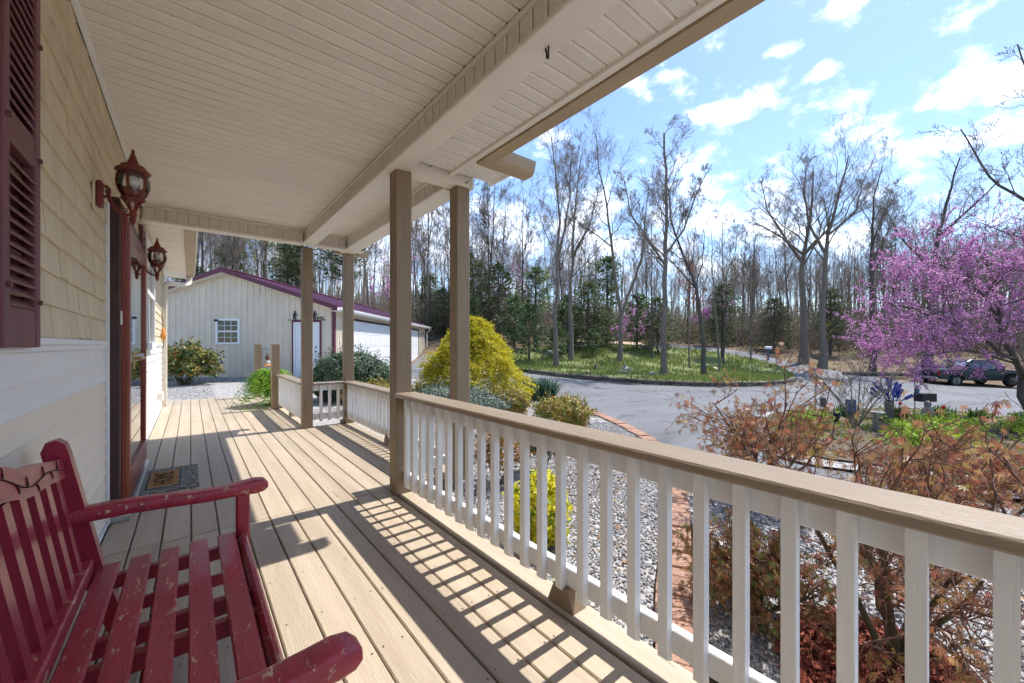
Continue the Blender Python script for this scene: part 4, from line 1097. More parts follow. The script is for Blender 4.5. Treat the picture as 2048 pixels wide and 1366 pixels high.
shrub('round_evergreen', 'big dark green dome-shaped evergreen behind the far porch posts', 'shrub', -3.85, 9.5, 34000, (0,0,.50), (.90,.86,.66), .06, [(.018,.042,.022), (.04,.08,.04), (.085,.14,.075), (.20,.26,.17)], 31, 'diamond', .4, .03, .72, trans=.15, jitter=.5, spikes=220, zmin=-.7)
shrub('juniper', 'low grey-green juniper mound at the foot of the golden cypress', 'shrub', -1.12, 7.6, 16000, (0,0,.20), (1.05,.8,.38), .055, [(.05,.08,.06), (.10,.145,.11), (.17,.22,.17), (.26,.31,.25)], 33, 'diamond', .36, .08, .65, trans=.15, spikes=200, zmin=-.4)
NAN = [(.07,.12,.025), (.16,.20,.03), (.34,.33,.05), (.46,.36,.06), (.42,.16,.06), (.13,.18,.035)]
shrub('nandina', 'dwarf orange and yellow nandina in the gravel nearest the brick edging', 'shrub', .88, 6.9, 5200, (0,0,.26), (.5,.46,.30), .055, NAN, 34, 'diamond', .42, .16, .55, trans=.35, spikes=60, zmin=-.75, group='dwarf nandinas')
shrub('nandina', 'dwarf nandina tucked against the right foot of the golden cypress', 'shrub', -.12, 8.05, 4600, (0,0,.24), (.5,.42,.28), .055, NAN, 35, 'diamond', .42, .16, .55, trans=.35, spikes=50, zmin=-.75, group='dwarf nandinas')
shrub('nandina', 'yellow-orange nandina in front of the dark rounded shrub, left of the near post', 'shrub', -2.75, 7.85, 4600, (0,0,.26), (.5,.45,.32), .055, NAN, 36, 'diamond', .42, .18, .55, trans=.35, spikes=60, zmin=-.75, group='dwarf nandinas')
shrub('nandina', 'small nandina seen just right of the near post beside the cypress', 'shrub', -1.92, 8.6, 3600, (0,0,.22), (.42,.4,.26), .055, NAN, 37, 'diamond', .42, .16, .55, trans=.35, spikes=40, zmin=-.75, group='dwarf nandinas')
shrub('nandina', 'leggy nandina with reddish leaves under the return railing', 'shrub', -.12, 3.95, 1100, (0,0,.30), (.30,.30,.30), .05, [(.10,.12,.03), (.3,.12,.04), (.35,.2,.05), (.16,.18,.04)], 38, 'diamond', .4, .2, .3, trans=.35, spikes=30, group='dwarf nandinas')
shrub('nandina', 'dark leafy nandina close behind the white balusters above the gravel', 'shrub', .36, 4.35, 1500, (0,0,.34), (.20,.2,.30), .055, [(.03,.06,.02), (.06,.11,.03), (.12,.16,.05), (.2,.13,.05)], 39, 'diamond', .45, .2, .4, trans=.3, spikes=24, group='dwarf nandinas')
shrub('golden_euonymus', 'bright lemon-yellow euonymus bush in the gravel behind the balusters', 'shrub', .20, 2.78, 2300, (0,0,.25), (.20,.18,.27), .056, [(.16,.28,.03), (.55,.54,.03), (.80,.72,.04), (.85,.78,.06), (.85,.80,.14)], 40, 'diamond', .55, .12, .3, trans=.45, spikes=26, jitter=.6, zmin=-.8)
shrub('golden_euonymus', 'small yellow euonymus sprout under the edge of the long railing', 'shrub', .32, 2.15, 160, (0,0,.08), (.12,.1,.09), .045, [(.3,.34,.02), (.6,.54,.03), (.7,.62,.05)], 41, 'diamond', .55, .12, .3, trans=.35)
shrub('mahonia', 'leafy green and yellow mahonia bush at the house corner', 'shrub', -10.75, 13.0, 3600, (0,0,.62), (.98,.8,.72), .125, [(.03,.06,.018), (.06,.11,.025), (.16,.19,.045), (.34,.31,.08), (.30,.10,.03)], 42, 'diamond', .5, .2, .45, trans=.25, spikes=46, jitter=.7, rough=.3, stems=26, zmin=-.45)
# iris-like clump
def blade_clump(name, label, cat, a, d, n, h, spread, ramp, seed, width=.05, lean=.35, group=None, dz=0, rx=1):
    r = rnd(seed); t = TS(name, label, cat, a, d, group=group); t.location.z += dz
    base = np.stack([r.uniform(-1,1,n)*spread*rx, r.uniform(-1,1,n)*spread*.6, np.zeros(n)], 1)
    az_ = r.uniform(0,2*pi,n); ln = h*r.uniform(.7,1.15,n); le = lean*r.uniform(.2,1.6,n)
    m = 4; s = np.linspace(0,1,m)
    c = base[:,None,:] + np.stack([np.cos(az_)[:,None]*(s**1.6)[None]*(ln*le)[:,None], np.sin(az_)[:,None]*(s**1.6)[None]*(ln*le)[:,None], ln[:,None]*(s-.28*le[:,None]*s**2.4)], -1)
    wv = np.stack([-np.sin(az_), np.cos(az_), np.zeros(n)], 1)[:,None,:]*(width*np.array([.6,1,.8,.1]))[None,:,None]*.5
    V = np.stack([c-wv, c+wv], 2).reshape(-1,3); ix = np.arange(n*m*2).reshape(n,m,2)
    F = np.stack([ix[:,:-1,0], ix[:,:-1,1], ix[:,1:,1], ix[:,1:,0]], -1).reshape(-1,4)
    L('blades', np_mesh('blades', V, F), mat(name+'_blade', (0,0,0), .45, ramp=ramp, trans=.25), t); return t
blade_clump('daffodil_clump', 'clump of tall blue-green strap leaves beside the driveway edge', 'plant', .70, 10.35, 420, .62, .42, [(.03,.08,.05), (.06,.13,.08), (.11,.2,.13)], 51, .035, .5)
# Boston fern in a pot at the end of the far railing
def fern():
    r = rnd(61); t = T('fern', 'lush green arching fern in a pot beside the short newel post', 'fern', (1.34, 9.8, 0)); zf = .20
    MB().lathe([(.15,0), (.15,.02), (.03,.04), (.03,.18), (.13,.19), (.13,.199)], n=16).build('plant_stand', M_['black'], t)
    MB().lathe([(.10,0), (.13,.02), (.16,.26), (.17,.30), (.15,.30), (.13,.27)], (0,0,zf), n=18).build('pot', mat('dark_plant_pot', (.05,.045,.04), .6, .2, 5), t, smooth=True)
    n = 330; az_ = r.uniform(0,2*pi,n); ln = r.uniform(.42,.80,n); el_ = r.uniform(.25,1.35,n)
    m = 20; s = np.linspace(0,1,m)
    rad_ = ln[:,None]*(s*np.cos(el_)[:,None]*.6+.5*s**1.5*.8); zz = .30+zf + ln[:,None]*(s*np.sin(el_)[:,None]*1.15 - 1.05*s**2.3)
    c = np.stack([np.cos(az_)[:,None]*rad_, np.sin(az_)[:,None]*rad_, zz], -1)
    tg = unit(np.gradient(c, axis=1)); sd = unit(np.cross(tg, np.array([0,0,1.])))
    P, A, N = [], [], []
    for sg in (-1,1):
        P.append(c.reshape(-1,3)); A.append((sd*sg+tg*.35).reshape(-1,3)); N.append(np.cross(tg, sd).reshape(-1,3))
    P = np.concatenate(P); A = np.concatenate(A); N = np.concatenate(N)
    V, F = leaves(P, N, .062, r, 'diamond', .36, .15, .25, along=A*2.2)
    L('fronds', np_mesh('fronds', V, F), mat('fern_leaf', (0,0,0), .5, ramp=[(.11,.25,.025), (.21,.40,.035), (.34,.54,.06)], trans=.45), t)
    V, F = tubes(c[:, ::5], np.full((n, 4), .0022), 3); L('stalks', np_mesh('stalks', V, F), STEM, t)
fern()
# hanging ornament by the far newel
ho = T('hanging_ornament', 'small hanging scarecrow-like ornament beside the sunlit newel post', 'ornament', (1.48, 11.45, .80))
MB().tube([(0,0,.38), (.0,0,.30), (-.02,0,.22)], .004, 5).tube([(0,0,.30), (.03,0,.22)], .004, 5).build('wire', M_['black'], ho)
MB().lathe([(.02,.10), (.045,.12), (.05,.17), (.035,.21), (.02,.24)], n=10).build('head', mat('brown_ornament', (.12,.05,.03), .7, .3, 9), ho)
MB().lathe([(.05,.0), (.065,.03), (.05,.08), (.03,.10)], n=10).build('body', mat('white_check_cloth', (.45,.44,.42), .8, .6, 40), ho)
MB().lathe([(.085,-.05), (.09,-.02), (.06,.0)], n=10).build('base', M_['gourd'], ho)
MB().tube([(-.13,.02,-.0), (-.1,.02,.40)], .006, 5).tube([(-.1,.02,.40), (0,0,.385)], .006, 5).build('bracket', M_['black'], ho)

# ------------------------------------------------------------------ Japanese maples (young red-bronze leaves) in front of the railing
MTW = mat('red_brown_twig', (.16,.085,.06), .8, .3, 8)
def maple(a, d, h, w, nst, seed, label, nleaf, ramp, size=.06, lean=(0,0), name='japanese_maple', bare=False, dens=1):
    r = rnd(seed); t = TS(name, label, 'maple', a, d, group='young bronze Japanese maples')
    s = np.linspace(0,1,7)
    ang = np.linspace(0,2*pi,nst,endpoint=False)+r.uniform(0,.7,nst); out = r.uniform(.25,.8,nst)*w; hh = h*r.uniform(.65,1.05,nst)
    st = np.stack([np.cos(ang)[:,None]*out[:,None]*(s**1.2)[None]+lean[0]*s[None], np.sin(ang)[:,None]*out[:,None]*(s**1.2)[None]+lean[1]*s[None], hh[:,None]*(s**.85)[None]-.05], -1)
    st[:,1:] += np.cumsum(r.normal(0,.02*h,(nst,6,3)), axis=1)*.6
    V, F = tubes(st, np.repeat((.016*h*(1-.8*s)+.0025)[None], nst, 0), 6); L('trunk', np_mesh('trunk', V, F, True), STEM, t)
    def kids(P, cnt, ln, up, lo=.3, spread=1.0):
        B, m, _ = P.shape; q = r.uniform(lo,1,(B,cnt)); fi = q*(m-1); i0 = np.minimum(fi.astype(int), m-2); fr_ = (fi-i0)[...,None]
        bi = np.arange(B)[:,None]
        base = P[bi,i0]*(1-fr_)+P[bi,i0+1]*fr_; tg = unit(P[bi,i0+1]-P[bi,i0])
        dr = unit(tg*.7 + r.normal(0,.75,tg.shape)*spread + np.array([0,0,up])); base = base.reshape(-1,3); dr = dr.reshape(-1,3)
        n = len(base); ll = ln*r.uniform(.5,1.3,n); k = 5; s_ = np.linspace(0,1,k)
        Q = base[:,None,:] + dr[:,None,:]*(s_[None,:,None]*ll[:,None,None]); Q[:,1:] += np.cumsum(r.normal(0,.09,(n,k-1,3))*ll[:,None,None]*.5, axis=1)
        return Q
    b1 = kids(st, 8, .42*h, .25); b2 = kids(b1, 5, .24*h, .1, .25, 1.2); b3 = kids(b2, 3, .12*h, 0, .3, 1.3)
    parts = [tubes(b1, np.tile(np.linspace(.0065,.003,5)*max(h,.8), (len(b1),1)), 5), tubes(b2, np.tile(np.linspace(.0032,.0016,5), (len(b2),1)), 4), tubes(b3, np.tile(np.linspace(.0018,.0010,5), (len(b3),1)), 3)]
    V, F = join(parts); L('branches', np_mesh('branches', V, F), MTW, t)
    tips = np.concatenate([b3[:,1:].reshape(-1,3), b2[:,2:].reshape(-1,3)])
    P = tips[r.integers(0,len(tips),nleaf)] + r.normal(0,.012,(nleaf,3))
    V, F = palm(P, r.normal(0,1,(nleaf,3))*.5+np.array([0,0,.6]), size, r, 1.4, 5)
    L('leaves', np_mesh('leaves', V, F), mat('maple_leaf', (0,0,0), .45, ramp=ramp, trans=.35), t)
MR1 = [(.30,.09,.06), (.44,.18,.10), (.52,.29,.13), (.34,.26,.07), (.46,.15,.11), (.27,.23,.06)]
MR2 = [(.32,.05,.055), (.47,.11,.10), (.53,.21,.13), (.43,.31,.085), (.40,.08,.09), (.29,.19,.065)]
maple(2.35, 3.75, .98, .66, 7, 71, 'airy bronze-leaved maple nearest the brick edging', 1900, MR1, .054)
maple(3.7, 3.45, .64, .8, 8, 72, 'wide bronze maple in the middle behind the long handrail', 2600, MR1, .055)
maple(1.72, 1.78, .92, .75, 7, 73, 'open maple with olive stems rising from the red mulch', 1500, MR1, .045)
maple(1.28, 2.12, .42, .42, 9, 78, 'low dense bronze-green maple sprawling beside the bricks', 2800, [(.12,.11,.03), (.24,.09,.05), (.34,.17,.075), (.10,.16,.035), (.30,.10,.06)], .042)
maple(4.25, 2.5, .64, .8, 8, 74, 'reddish maple behind the right end of the handrail', 3800, MR2, .055)
maple(5.9, 3.5, .62, .9, 8, 75, 'deep red maple farthest to the right beside the redbud', 3800, MR2, .058)
maple(5.3, 4.6, .42, .6, 6, 77, 'bronze-red maple standing at the near edge of the flower garden', 800, MR2, .052)
maple(2.75, 1.55, .70, .6, 6, 76, 'thin-stemmed maple low in the corner behind the last balusters', 1700, MR2, .05)
# ------------------------------------------------------------------ trees
def kids(r, P, Rd, cnt, ln, lo, hi, ang, up, k, shrink=.55, rr=.55, wob=.10):
    """children of polylines P (B,m,3) with radii Rd (B,m); ln: length per parent (B,)"""
    B, m, _ = P.shape
    q = lo + (hi-lo)*((np.arange(cnt)[None,:]+r.random((B,cnt)))/cnt)
    fi = q*(m-1); i0 = np.minimum(fi.astype(int), m-2); f = (fi-i0)[...,None]; bi = np.arange(B)[:,None]
    base = P[bi,i0]*(1-f)+P[bi,i0+1]*f; tg = unit(P[bi,i0+1]-P[bi,i0]); rb = Rd[bi,i0]*(1-f[...,0])+Rd[bi,i0+1]*f[...,0]
    pp = r.normal(0,1,tg.shape); pp = unit(pp - tg*np.sum(pp*tg,-1,keepdims=True))
    an = ang*r.uniform(.7,1.3,q.shape)[...,None]
    dr = tg*np.cos(an)+pp*np.sin(an); dr[...,2] += up; dr = unit(dr)
    L_ = ln[:,None]*(1-shrink*(q-lo)/max(1e-6,hi-lo))*r.uniform(.65,1.3,q.shape)
    base = base.reshape(-1,3); dr = dr.reshape(-1,3); L_ = L_.reshape(-1); rb = rb.reshape(-1)
    s = np.linspace(0,1,k); n = len(base)
    Q = base[:,None,:] + dr[:,None,:]*(s[None,:,None]*L_[:,None,None])
    st = r.normal(0,wob,(n,k-1,3)); st[...,2] += up*.35
    Q[:,1:] += np.cumsum(st, axis=1)*(L_[:,None,None]/k)*1.2
    Rq = (rb*rr)[:,None]*(1-.82*s)[None]
    return Q, np.maximum(Rq, .0035), L_
def bare_tree(seed, stems, nl=(9,6,5,4), ang=.75, up=.25, crown_from=.42, limb=.34, maxlev=4, twig=.006):
    """stems: list of (points, r0, r1). returns (trunk mesh, crown mesh)"""
    r = rnd(seed); tp = []; cp = []
    for (pts, r0, r1, lo) in stems:
        pts = np.array(pts, float); m = 14
        cum = np.concatenate([[0], np.cumsum(np.linalg.norm(np.diff(pts, axis=0), axis=1))]); tt = np.linspace(0, cum[-1], m)
        P = np.stack([np.interp(tt, cum, pts[:,i]) for i in range(3)], 1); H = cum[-1]
        P[1:-1,:2] += r.normal(0, .0028*H, (m-2,2))
        Rd = .84*(r1+(r0-r1)*(1-np.linspace(0,1,m)**.8))
        if pts[0][2] < .2: Rd[0] *= 1.3
        P = P[None]; Rd = Rd[None]; tp.append(tubes(P, Rd, 8))
        P1, R1, L1 = kids(r, P, Rd, nl[0], np.array([H*limb]), lo, 1.0, ang, up, 7, .6, .42, .16)
        tp.append(tubes(P1, R1, 6))
        P2, R2, L2 = kids(r, P1, R1, nl[1], L1*.55, .2, 1.0, .7, up*.8, 5, .45, .55, .2); cp.append(tubes(P2, np.maximum(R2,twig), 4))
        P3, R3, L3 = kids(r, P2, R2, nl[2], L2*.55, .2, 1.0, .65, up*.6, 4, .4, .65, .22); cp.append(tubes(P3, np.maximum(R3,twig*.8), 3))
        if maxlev > 3:
            P4, R4, L4 = kids(r, P3, R3, nl[3], L3*.6, .15, 1.0, .6, up*.5, 3, .4, .7, .2); cp.append(tubes(P4, np.maximum(R4,twig*.6), 3))
        # leader twigs
    V, F = join(tp); V2, F2 = join(cp)
    return np_mesh('trunk', V, F, True), np_mesh('crown', V2, F2)
def place_tree(name, label, meshes, a, d, bark, rot=0.0, sc=1.0, group=None, cat='tree', dz=-.1, crown_mat=None):
    t = TS(name, label, cat, a, d, rot, group); t.location.z += dz; t.scale = (sc,sc,sc)
    L('trunk', meshes[0], bark, t); L('crown', meshes[1], crown_mat or TWIG, t); return t
lawn_dz = .1
# the trees one can tell apart, drawn after the photograph (local x lateral, z up, metres; depth wanders)
k24 = 24.5/793.2
place_tree('bare_tree', 'tall forked bare tree at the left end of the lawn island', bare_tree(101, [
    ([(0,0,0), (-.1,.1,3.5), (.05,0,6.2), (.2,-.2,9), (.0,.2,12), (-.3,.4,14.6)], .20, .03, .38),
    ([(.1,0,6.8), (.5,.4,8.4), (.9,.5,11), (1.0,.6,14)], .10, .02, .25)], (13,8,6,5), .62, .3, limb=.26), 2.75, 24.5, BARK, dz=.05)
place_tree('bare_tree', 'straight bare tree just behind the forked one on the lawn', bare_tree(102, [
    ([(0,0,0), (-.05,.1,4), (.1,0,8), (.4,.3,12), (.9,.2,15.5)], .24, .03, .35),
    ([(.05,0,7.6), (1.4,.3,10), (2.0,-.2,12.5)], .10, .02, .2)], (13,8,6,5), .65, .3, limb=.28), 4.3, 28.9, BARK, dz=.05)
place_tree('bare_tree', 'Y-shaped bare tree forking low in the middle of the lawn', bare_tree(103, [
    ([(0,0,0), (.05,.1,3.4), (-.1,.2,5.5), (-.45,.2,8.5), (-.9,.0,11.5), (-1.5,.1,14.5), (-1.7,.2,17)], .23, .03, .5),
    ([(.05,.05,3.3), (.7,-.2,5.2), (1.5,-.3,7.6), (1.8,-.3,10.5), (2.1,-.2,13)], .15, .025, .35),
    ([(-.45,.2,8.6), (-2.0,.6,10), (-3.4,.5,10.7)], .07, .02, .3)], (11,7,6,5), .7, .2, limb=.22), 8.0, 29.5, BARK, dz=.05)
place_tree('bare_tree', 'thick straight tree with broken top at the front of the lawn', bare_tree(104, [
    ([(0,0,0), (.0,.05,3.5), (.1,0,7.5), (.1,.1,11), (.05,.1,12.7)], .21, .06, .40),
    ([(.08,0,5.8), (-.7,.3,7.2), (-1.6,.4,8.6), (-2.0,.3,10.6)], .09, .02, .2),
    ([(.1,0,6.4), (.9,-.3,7.6), (1.5,-.2,9.2), (2.2,0,10.6)], .08, .02, .2)], (14,8,6,5), .8, .2, limb=.22), 7.85, 20.5, BARK, dz=.05)
place_tree('leaning_tree', 'dark curved tree leaning left across the thick straight one', bare_tree(105, [
    ([(0,0,0), (-.1,.1,3), (-.5,.2,5.5), (-1.3,.2,7.6), (-1.95,.1,9.4), (-2.1,0,11)], .19, .04, .45),
    ([(-.45,.2,5.2), (-1.5,.5,6.6), (-2.7,.4,7.6)], .07, .02, .25)], (12,8,6,5), .8, .25, limb=.26), 11.2, 23.1, BARKD, dz=.05)
place_tree('oak_tree', 'big spreading bare oak across the road, left of its neighbour', bare_tree(106, [
    ([(0,0,0), (.05,.1,4), (.0,.2,8), (.1,.1,9.5), (.9,.2,13), (1.2,.5,16.3)], .40, .05, .45),
    ([(0,.2,8.6), (-1.2,.6,10.8), (-2.8,.4,13), (-3.5,0,15.2)], .17, .03, .2),
    ([(0,.1,9.2), (-2.2,-.6,10.4), (-4.6,-.4,11.9)], .13, .03, .2),
    ([(.05,.2,9.0), (1.6,-.5,11), (2.2,-.6,14)], .13, .03, .2)], (10,8,7,5), .75, .2, limb=.34), 24.4, 33.2, BARK)
place_tree('oak_tree', 'tall bare oak beside the big spreading one, right-leaning crown', bare_tree(107, [
    ([(0,0,0), (.2,.1,5), (.35,.2,9), (.9,.1,12.2), (1.9,.3,15.2), (2.4,.4,17)], .33, .05, .45),
    ([(.35,.2,9.2), (-.6,.6,11.5), (-1.3,.3,14.3), (-1.0,.2,16.4)], .15, .03, .2),
    ([(.6,.2,10.6), (2.2,-.5,12.2), (3.0,-.2,14.6)], .12, .03, .2)], (10,8,7,5), .75, .25, limb=.32), 24.5, 31.3, BARK)
place_tree('bare_tree', 'slim bare tree rising left of the redbud crown', bare_tree(108, [
    ([(0,0,0), (.1,.1,6), (.0,.1,10), (.4,.2,13.5), (1.1,.3,16.2)], .24, .03, .4), ([(.05,.1,10), (1.2,.4,12.2), (1.9,.3,14.5)], .10, .02, .2)], (12,8,6,5), .6, .3, limb=.26), 27.9, 30.7, BARKD)
place_tree('bare_tree', 'large dark bare tree towering behind the redbud', bare_tree(109, [
    ([(0,0,0), (.4,.1,5), (.9,.2,10), (2.0,.3,14), (3.2,.5,17.5)], .38, .05, .35),
    ([(.7,.1,8), (-1.6,.6,11), (-3.2,.3,13.4)], .16, .03, .15), ([(1.2,.2,11), (4,-.5,14), (5.8,-.4,15.8)], .16, .03, .15)], (11,8,6,5), .7, .25, limb=.3), 33.5, 32.0, BARKD)
# overhanging tree to the right of the picture: only outer limbs reach into view
place_tree('overhanging_tree', 'overhanging bare branches reaching in at the upper right sky', bare_tree(110, [
    ([(0,0,0), (.1,0,4), (.2,0,8), (0,0,11)], .26, .05, .6),
    ([(.1,0,4.6), (-1.2,.3,5.6), (-2.6,.4,6.6), (-3.5,.3,7.9)], .08, .015, .35),
    ([(.15,0,5.4), (-1.0,-.2,6.8), (-2.2,-.3,8.4), (-2.6,-.2,9.8)], .08, .015, .35),
    ([(.1,0,3.9), (-1.4,.1,4.6), (-3.1,.2,5.35)], .06, .012, .4)], (7,5,4,3), .7, .1, limb=.26, twig=.005), 15.6, 10.4, BARKD, dz=0)
# smaller saplings and thin trees on the lawn island
SAP = [bare_tree(120+i, [([(0,0,0), (.1*(-1)**i,.05,2), (.25*(-1)**i,.1,4.2), (.3*(-1)**i,.15,6.5)], .06, .012, .3)], (8,4,4,3), .7, .25, limb=.28, maxlev=3, twig=.005) for i in range(3)]
for i, (a, d, s, lb) in enumerate([(16.0,30.0,1.35,'thin dark tree at the back right of the lawn island'), (18.9,31.4,1.2,'sapling at the right tip of the lawn by the road'), (13.9,26.6,1.5,'slender tree between the leaning trunk and the cedar'),
        (11.0,31.2,1.7,'dark slim tree behind the Y-shaped tree'), (12.4,27.7,1.3,'slender upright tree just right of the thick straight tree'), (6.4,24.0,.42,'knee-high sapling beside the lawn boulders'), (14.2,23.4,.36,'little sapling in front of the leaning dark tree'), (1.75,23.6,.6,'multi-twig sapling near the foot of the forked tree')]):
    place_tree('sapling', lb, SAP[i % 3], a, d, BARKD if i in (0,3) else BARK, rot=i*1.3, sc=s, dz=.08, group='slim trees on the lawn island')
# evergreens
def conifer(seed, h, w, base, n, ramp, droop=.25, needle=.16, whorl=.5, open_=0.0):
    r = rnd(seed); tp = [tubes(np.array([[[0,0,-.1], [.03*h*.2,0,h*.5], [0,0,h]]]), np.array([[.022*h,.014*h,.004*h]]), 7)]
    z = base*h + (1-base)*h*r.random(n)**.9; s = (z/h-base)/(1-base)
    rad_ = w*np.interp(s, [0,.15,.45,.75,.92,1], [.6,.95,1,.7,.4,.12])*r.uniform(.35,1.15,n)
    a_ = r.uniform(0,2*pi,n); k = 5; q = np.linspace(0,1,k)
    d = np.stack([np.cos(a_), np.sin(a_)], 1)
    P = np.zeros((n,k,3)); P[:,:,0] = d[:,:1]*q[None]*rad_[:,None]; P[:,:,1] = d[:,1:]*q[None]*rad_[:,None]
    P[:,:,2] = z[:,None] + rad_[:,None]*(.25*q[None]-droop*2*(q**2)[None]*.6) + r.normal(0,.03,(n,k))
    tp.append(tubes(P, np.tile(np.linspace(.012,.004,k)*h/5, (n,1)), 3))
    m = 14; u = r.uniform(.25,1.05,(n,m)); fi = np.minimum(u*(k-1), k-1.001); i0 = fi.astype(int); f = (fi-i0)[...,None]; bi = np.arange(n)[:,None]
    Q = P[bi,i0]*(1-f)+P[bi,i0+1]*f + r.normal(0,.055*w,(n,m,3)); Q = Q.reshape(-1,3)
    al = np.repeat(np.concatenate([d, np.full((n,1),.15)],1), m, 0)
    V, F = leaves(Q, r.normal(0,.5,(n*m,3))+np.array([0,0,.8]), needle, r, 'diamond', .42, .1, .5, along=al)
    t_, tf = join(tp)
    return np_mesh('trunk', t_, tf), np_mesh('crown', V, F)
CED = mat('cedar_foliage', (0,0,0), .7, ramp=[(.05,.07,.033), (.09,.12,.05), (.135,.165,.07), (.18,.195,.095)], trans=.25)
PIN = mat('pine_foliage', (0,0,0), .6, ramp=[(.045,.085,.04), (.08,.14,.055), (.13,.20,.08), (.2,.27,.11)], trans=.2)
C1 = conifer(201, 5.2, 2.3, .10, 240, None, .3, .22); C2 = conifer(202, 6.4, 1.8, .22, 230, None, .2, .2); C3 = conifer(203, 8.2, 2.1, .45, 150, None, -.05, .26); C4 = conifer(204, 3.2, 1.0, .15, 120, None, -.1, .18)
EV = [('cedar_tree','dark cedar with bare lower trunk at the back right of the lawn',C2,CED,17.5,33.0,1.0), ('cedar_tree','broad dark cedar behind the thick straight tree',C1,CED,12.6,34.2,.95),
      ('cedar_tree','drooping dark cedar left of the Y-shaped tree',C1,CED,6.6,34.5,1.15), ('pine_tree','open-crowned pine standing above the cedars behind the lawn',C3,PIN,9.2,38.5,1.05),
      ('pine_tree','bushy pine just right of the golden cypress, beyond the drive',C3,PIN,2.0,33.5,.85), ('pine_tree','young green pine at the left edge of the lawn',C4,PIN,1.2,27.5,1.3),
      ('cedar_tree','tall dark cedar between the two near porch posts',C2,CED,-4.6,38,1.25), ('cedar_tree','dark cedar right of the outer near post',C1,CED,-1.2,36,1.3),
      ('cedar_tree','cedar standing behind the garage ridge, right of the dark trunk',C2,CED,-19.5,36,1.3), ('pine_tree','green pine between the two far porch posts',C3,PIN,-16.6,39,1.25),
      ('pine_tree','light green pine behind the garage peak',C3,PIN,-21.5,38,1.05), ('cedar_tree','low dark cedar by the end of the garage roof',C1,CED,-8.0,38.5,1.0),
      ('pine_tree','small soft pine near the curb start of the lawn',C4,PIN,3.4,29.5,.9), ('pine_tree','small pine sapling in the middle of the lawn back',C4,PIN,6.3,31.0,.75),
      ('cedar_tree','slim cedar among the trunks beyond the road bend',C2,CED,21.5,42,.9), ('cedar_tree','cedar in the woods left of the redbud',C2,CED,30.5,38,1.0), ('cedar_tree','cedar in the dim woods behind the oaks',C1,CED,26.5,40,1.0),
      ('pine_tree','pine far left beyond the eave gutter and garage roof',C3,PIN,-26,37,1.0), ('cedar_tree','dark cedar behind the house eave at the far left',C1,CED,-29,36,1.2),
      ('cedar_tree','cedar in the shade behind the golden cypress top',C1,CED,-3.2,41,1.25), ('cedar_tree','low bushy cedar behind the boulders',C1,CED,8.6,36.5,.75),
      ('pine_tree','bushy young pine under the forked tree',C4,PIN,4.6,33,1.5), ('pine_tree','bushy young pine by the drive behind the cypress',C4,PIN,.2,31,1.4), ('pine_tree','young pine left of the leaning dark tree',C4,PIN,11.2,35.6,1.6),
      ('cedar_tree','dim cedar behind the slim tree left of the redbud',C1,CED,35.5,44,1.0), 
      ('cedar_tree','bushy cedar left of the outer near post, low',C1,CED,-6.2,35.5,.8), ('pine_tree','young pine on the leafy bank past the garage end',C4,PIN,-3.6,33.5,1.2)]
for i, (nm, lb, ms, fm, a, d, s) in enumerate(EV): place_tree(nm, lb, ms, a, d, BARKD, rot=i*2.1, sc=s, crown_mat=fm)
# woods: copies of a few bare trees, one thing each
WD = [bare_tree(140+i, [([(0,0,0), (rx*.3,.1,4.5), (rx*.8,.2,9), (rx*1.2,.4,13.5)], .135, .02, .3), ([(rx*.5,.1,6.5), (-rx*.6,.5,9.5), (-rx*.9,.4,12)], .06, .015, .2)], (12,6,5,4), .68, .25, limb=.28, twig=.009) for i, rx in enumerate((.6,-.5,.9,-1.0,.2,-.2))]
rw = random.Random(77); wl_ = []
ZB = [(.0,'behind the golden cypress'), (.16,'behind the forked lawn tree'), (.33,'behind the Y-shaped lawn tree'), (.46,'behind the thick straight lawn tree'), (.62,'behind the back-right cedar'), (.80,'behind the two oaks'), (.98,'left of the redbud crown'), (9,'behind the redbud crown')]
ZG = [(-.66,'above the house eave'), (-.54,'above the garage peak'), (-.42,'between garage peak and far posts'), (-.30,'between the far and near posts'), (-.18,'between the two near posts'), (9,'right of the outer near post')]
seen_ = {}
def wood(a, d, zones, grp, dm):
    i = rw.randrange(6); s = rw.uniform(.75,1.2); u = a/d; zn = next(z for lim, z in zones if u < lim)
    key = (zn, s > 1.0, d > dm); k = seen_.get(key, 0); seen_[key] = k+1
    rank = ('', 'second ', 'third ', 'fourth ', 'fifth ', 'sixth ', 'seventh ', 'eighth ')[min(k,7)]
    lb = rank + ('tall' if s > 1.0 else 'shorter') + (' leafless tree deep in the woods ' if d > dm else ' leafless tree at the front of the woods ') + zn
    return place_tree('woodland_tree', lb, WD[i], a, d, BARKD if rw.random() < .5 else BARK, rot=rw.uniform(0,6.28), sc=s, group=grp)
n = 0
while n < 58:                       # beyond lawn and road
    u = rw.uniform(-.12, 1.42); d = rw.uniform(41, 66); a = u*d
    if 12 < a < 23 and d < 43: continue
    wood(a, d, ZB, 'leafless trees beyond the road', 53); n += 1
n = 0
while n < 34:                       # left: behind garage and posts
    u = rw.uniform(-.85, -.02); d = rw.uniform(34, 56); a = u*d
    if a > -16 and a < -5 and d < 35: continue
    wood(a, d, ZG, 'leafless trees behind the garage', 45); n += 1
for a, d, lb, s in [(-7.9,37,'stout bare tree seen between the two near porch posts',1.15), (-2.1,38,'bare tree with curved limbs right of the outer near post',1.2), (-24.3,33.5,'dark thick trunk rising behind the garage peak',1.25), (-13.0,36.5,'bent bare tree just right of the outer far post',1.0), (1.0,37,'leaning multi-stem bare tree above the golden cypress',1.05)]:
    place_tree('bare_tree', lb, WD[rw.randrange(6)], a, d, BARKD, rot=rw.uniform(0,6), sc=s)
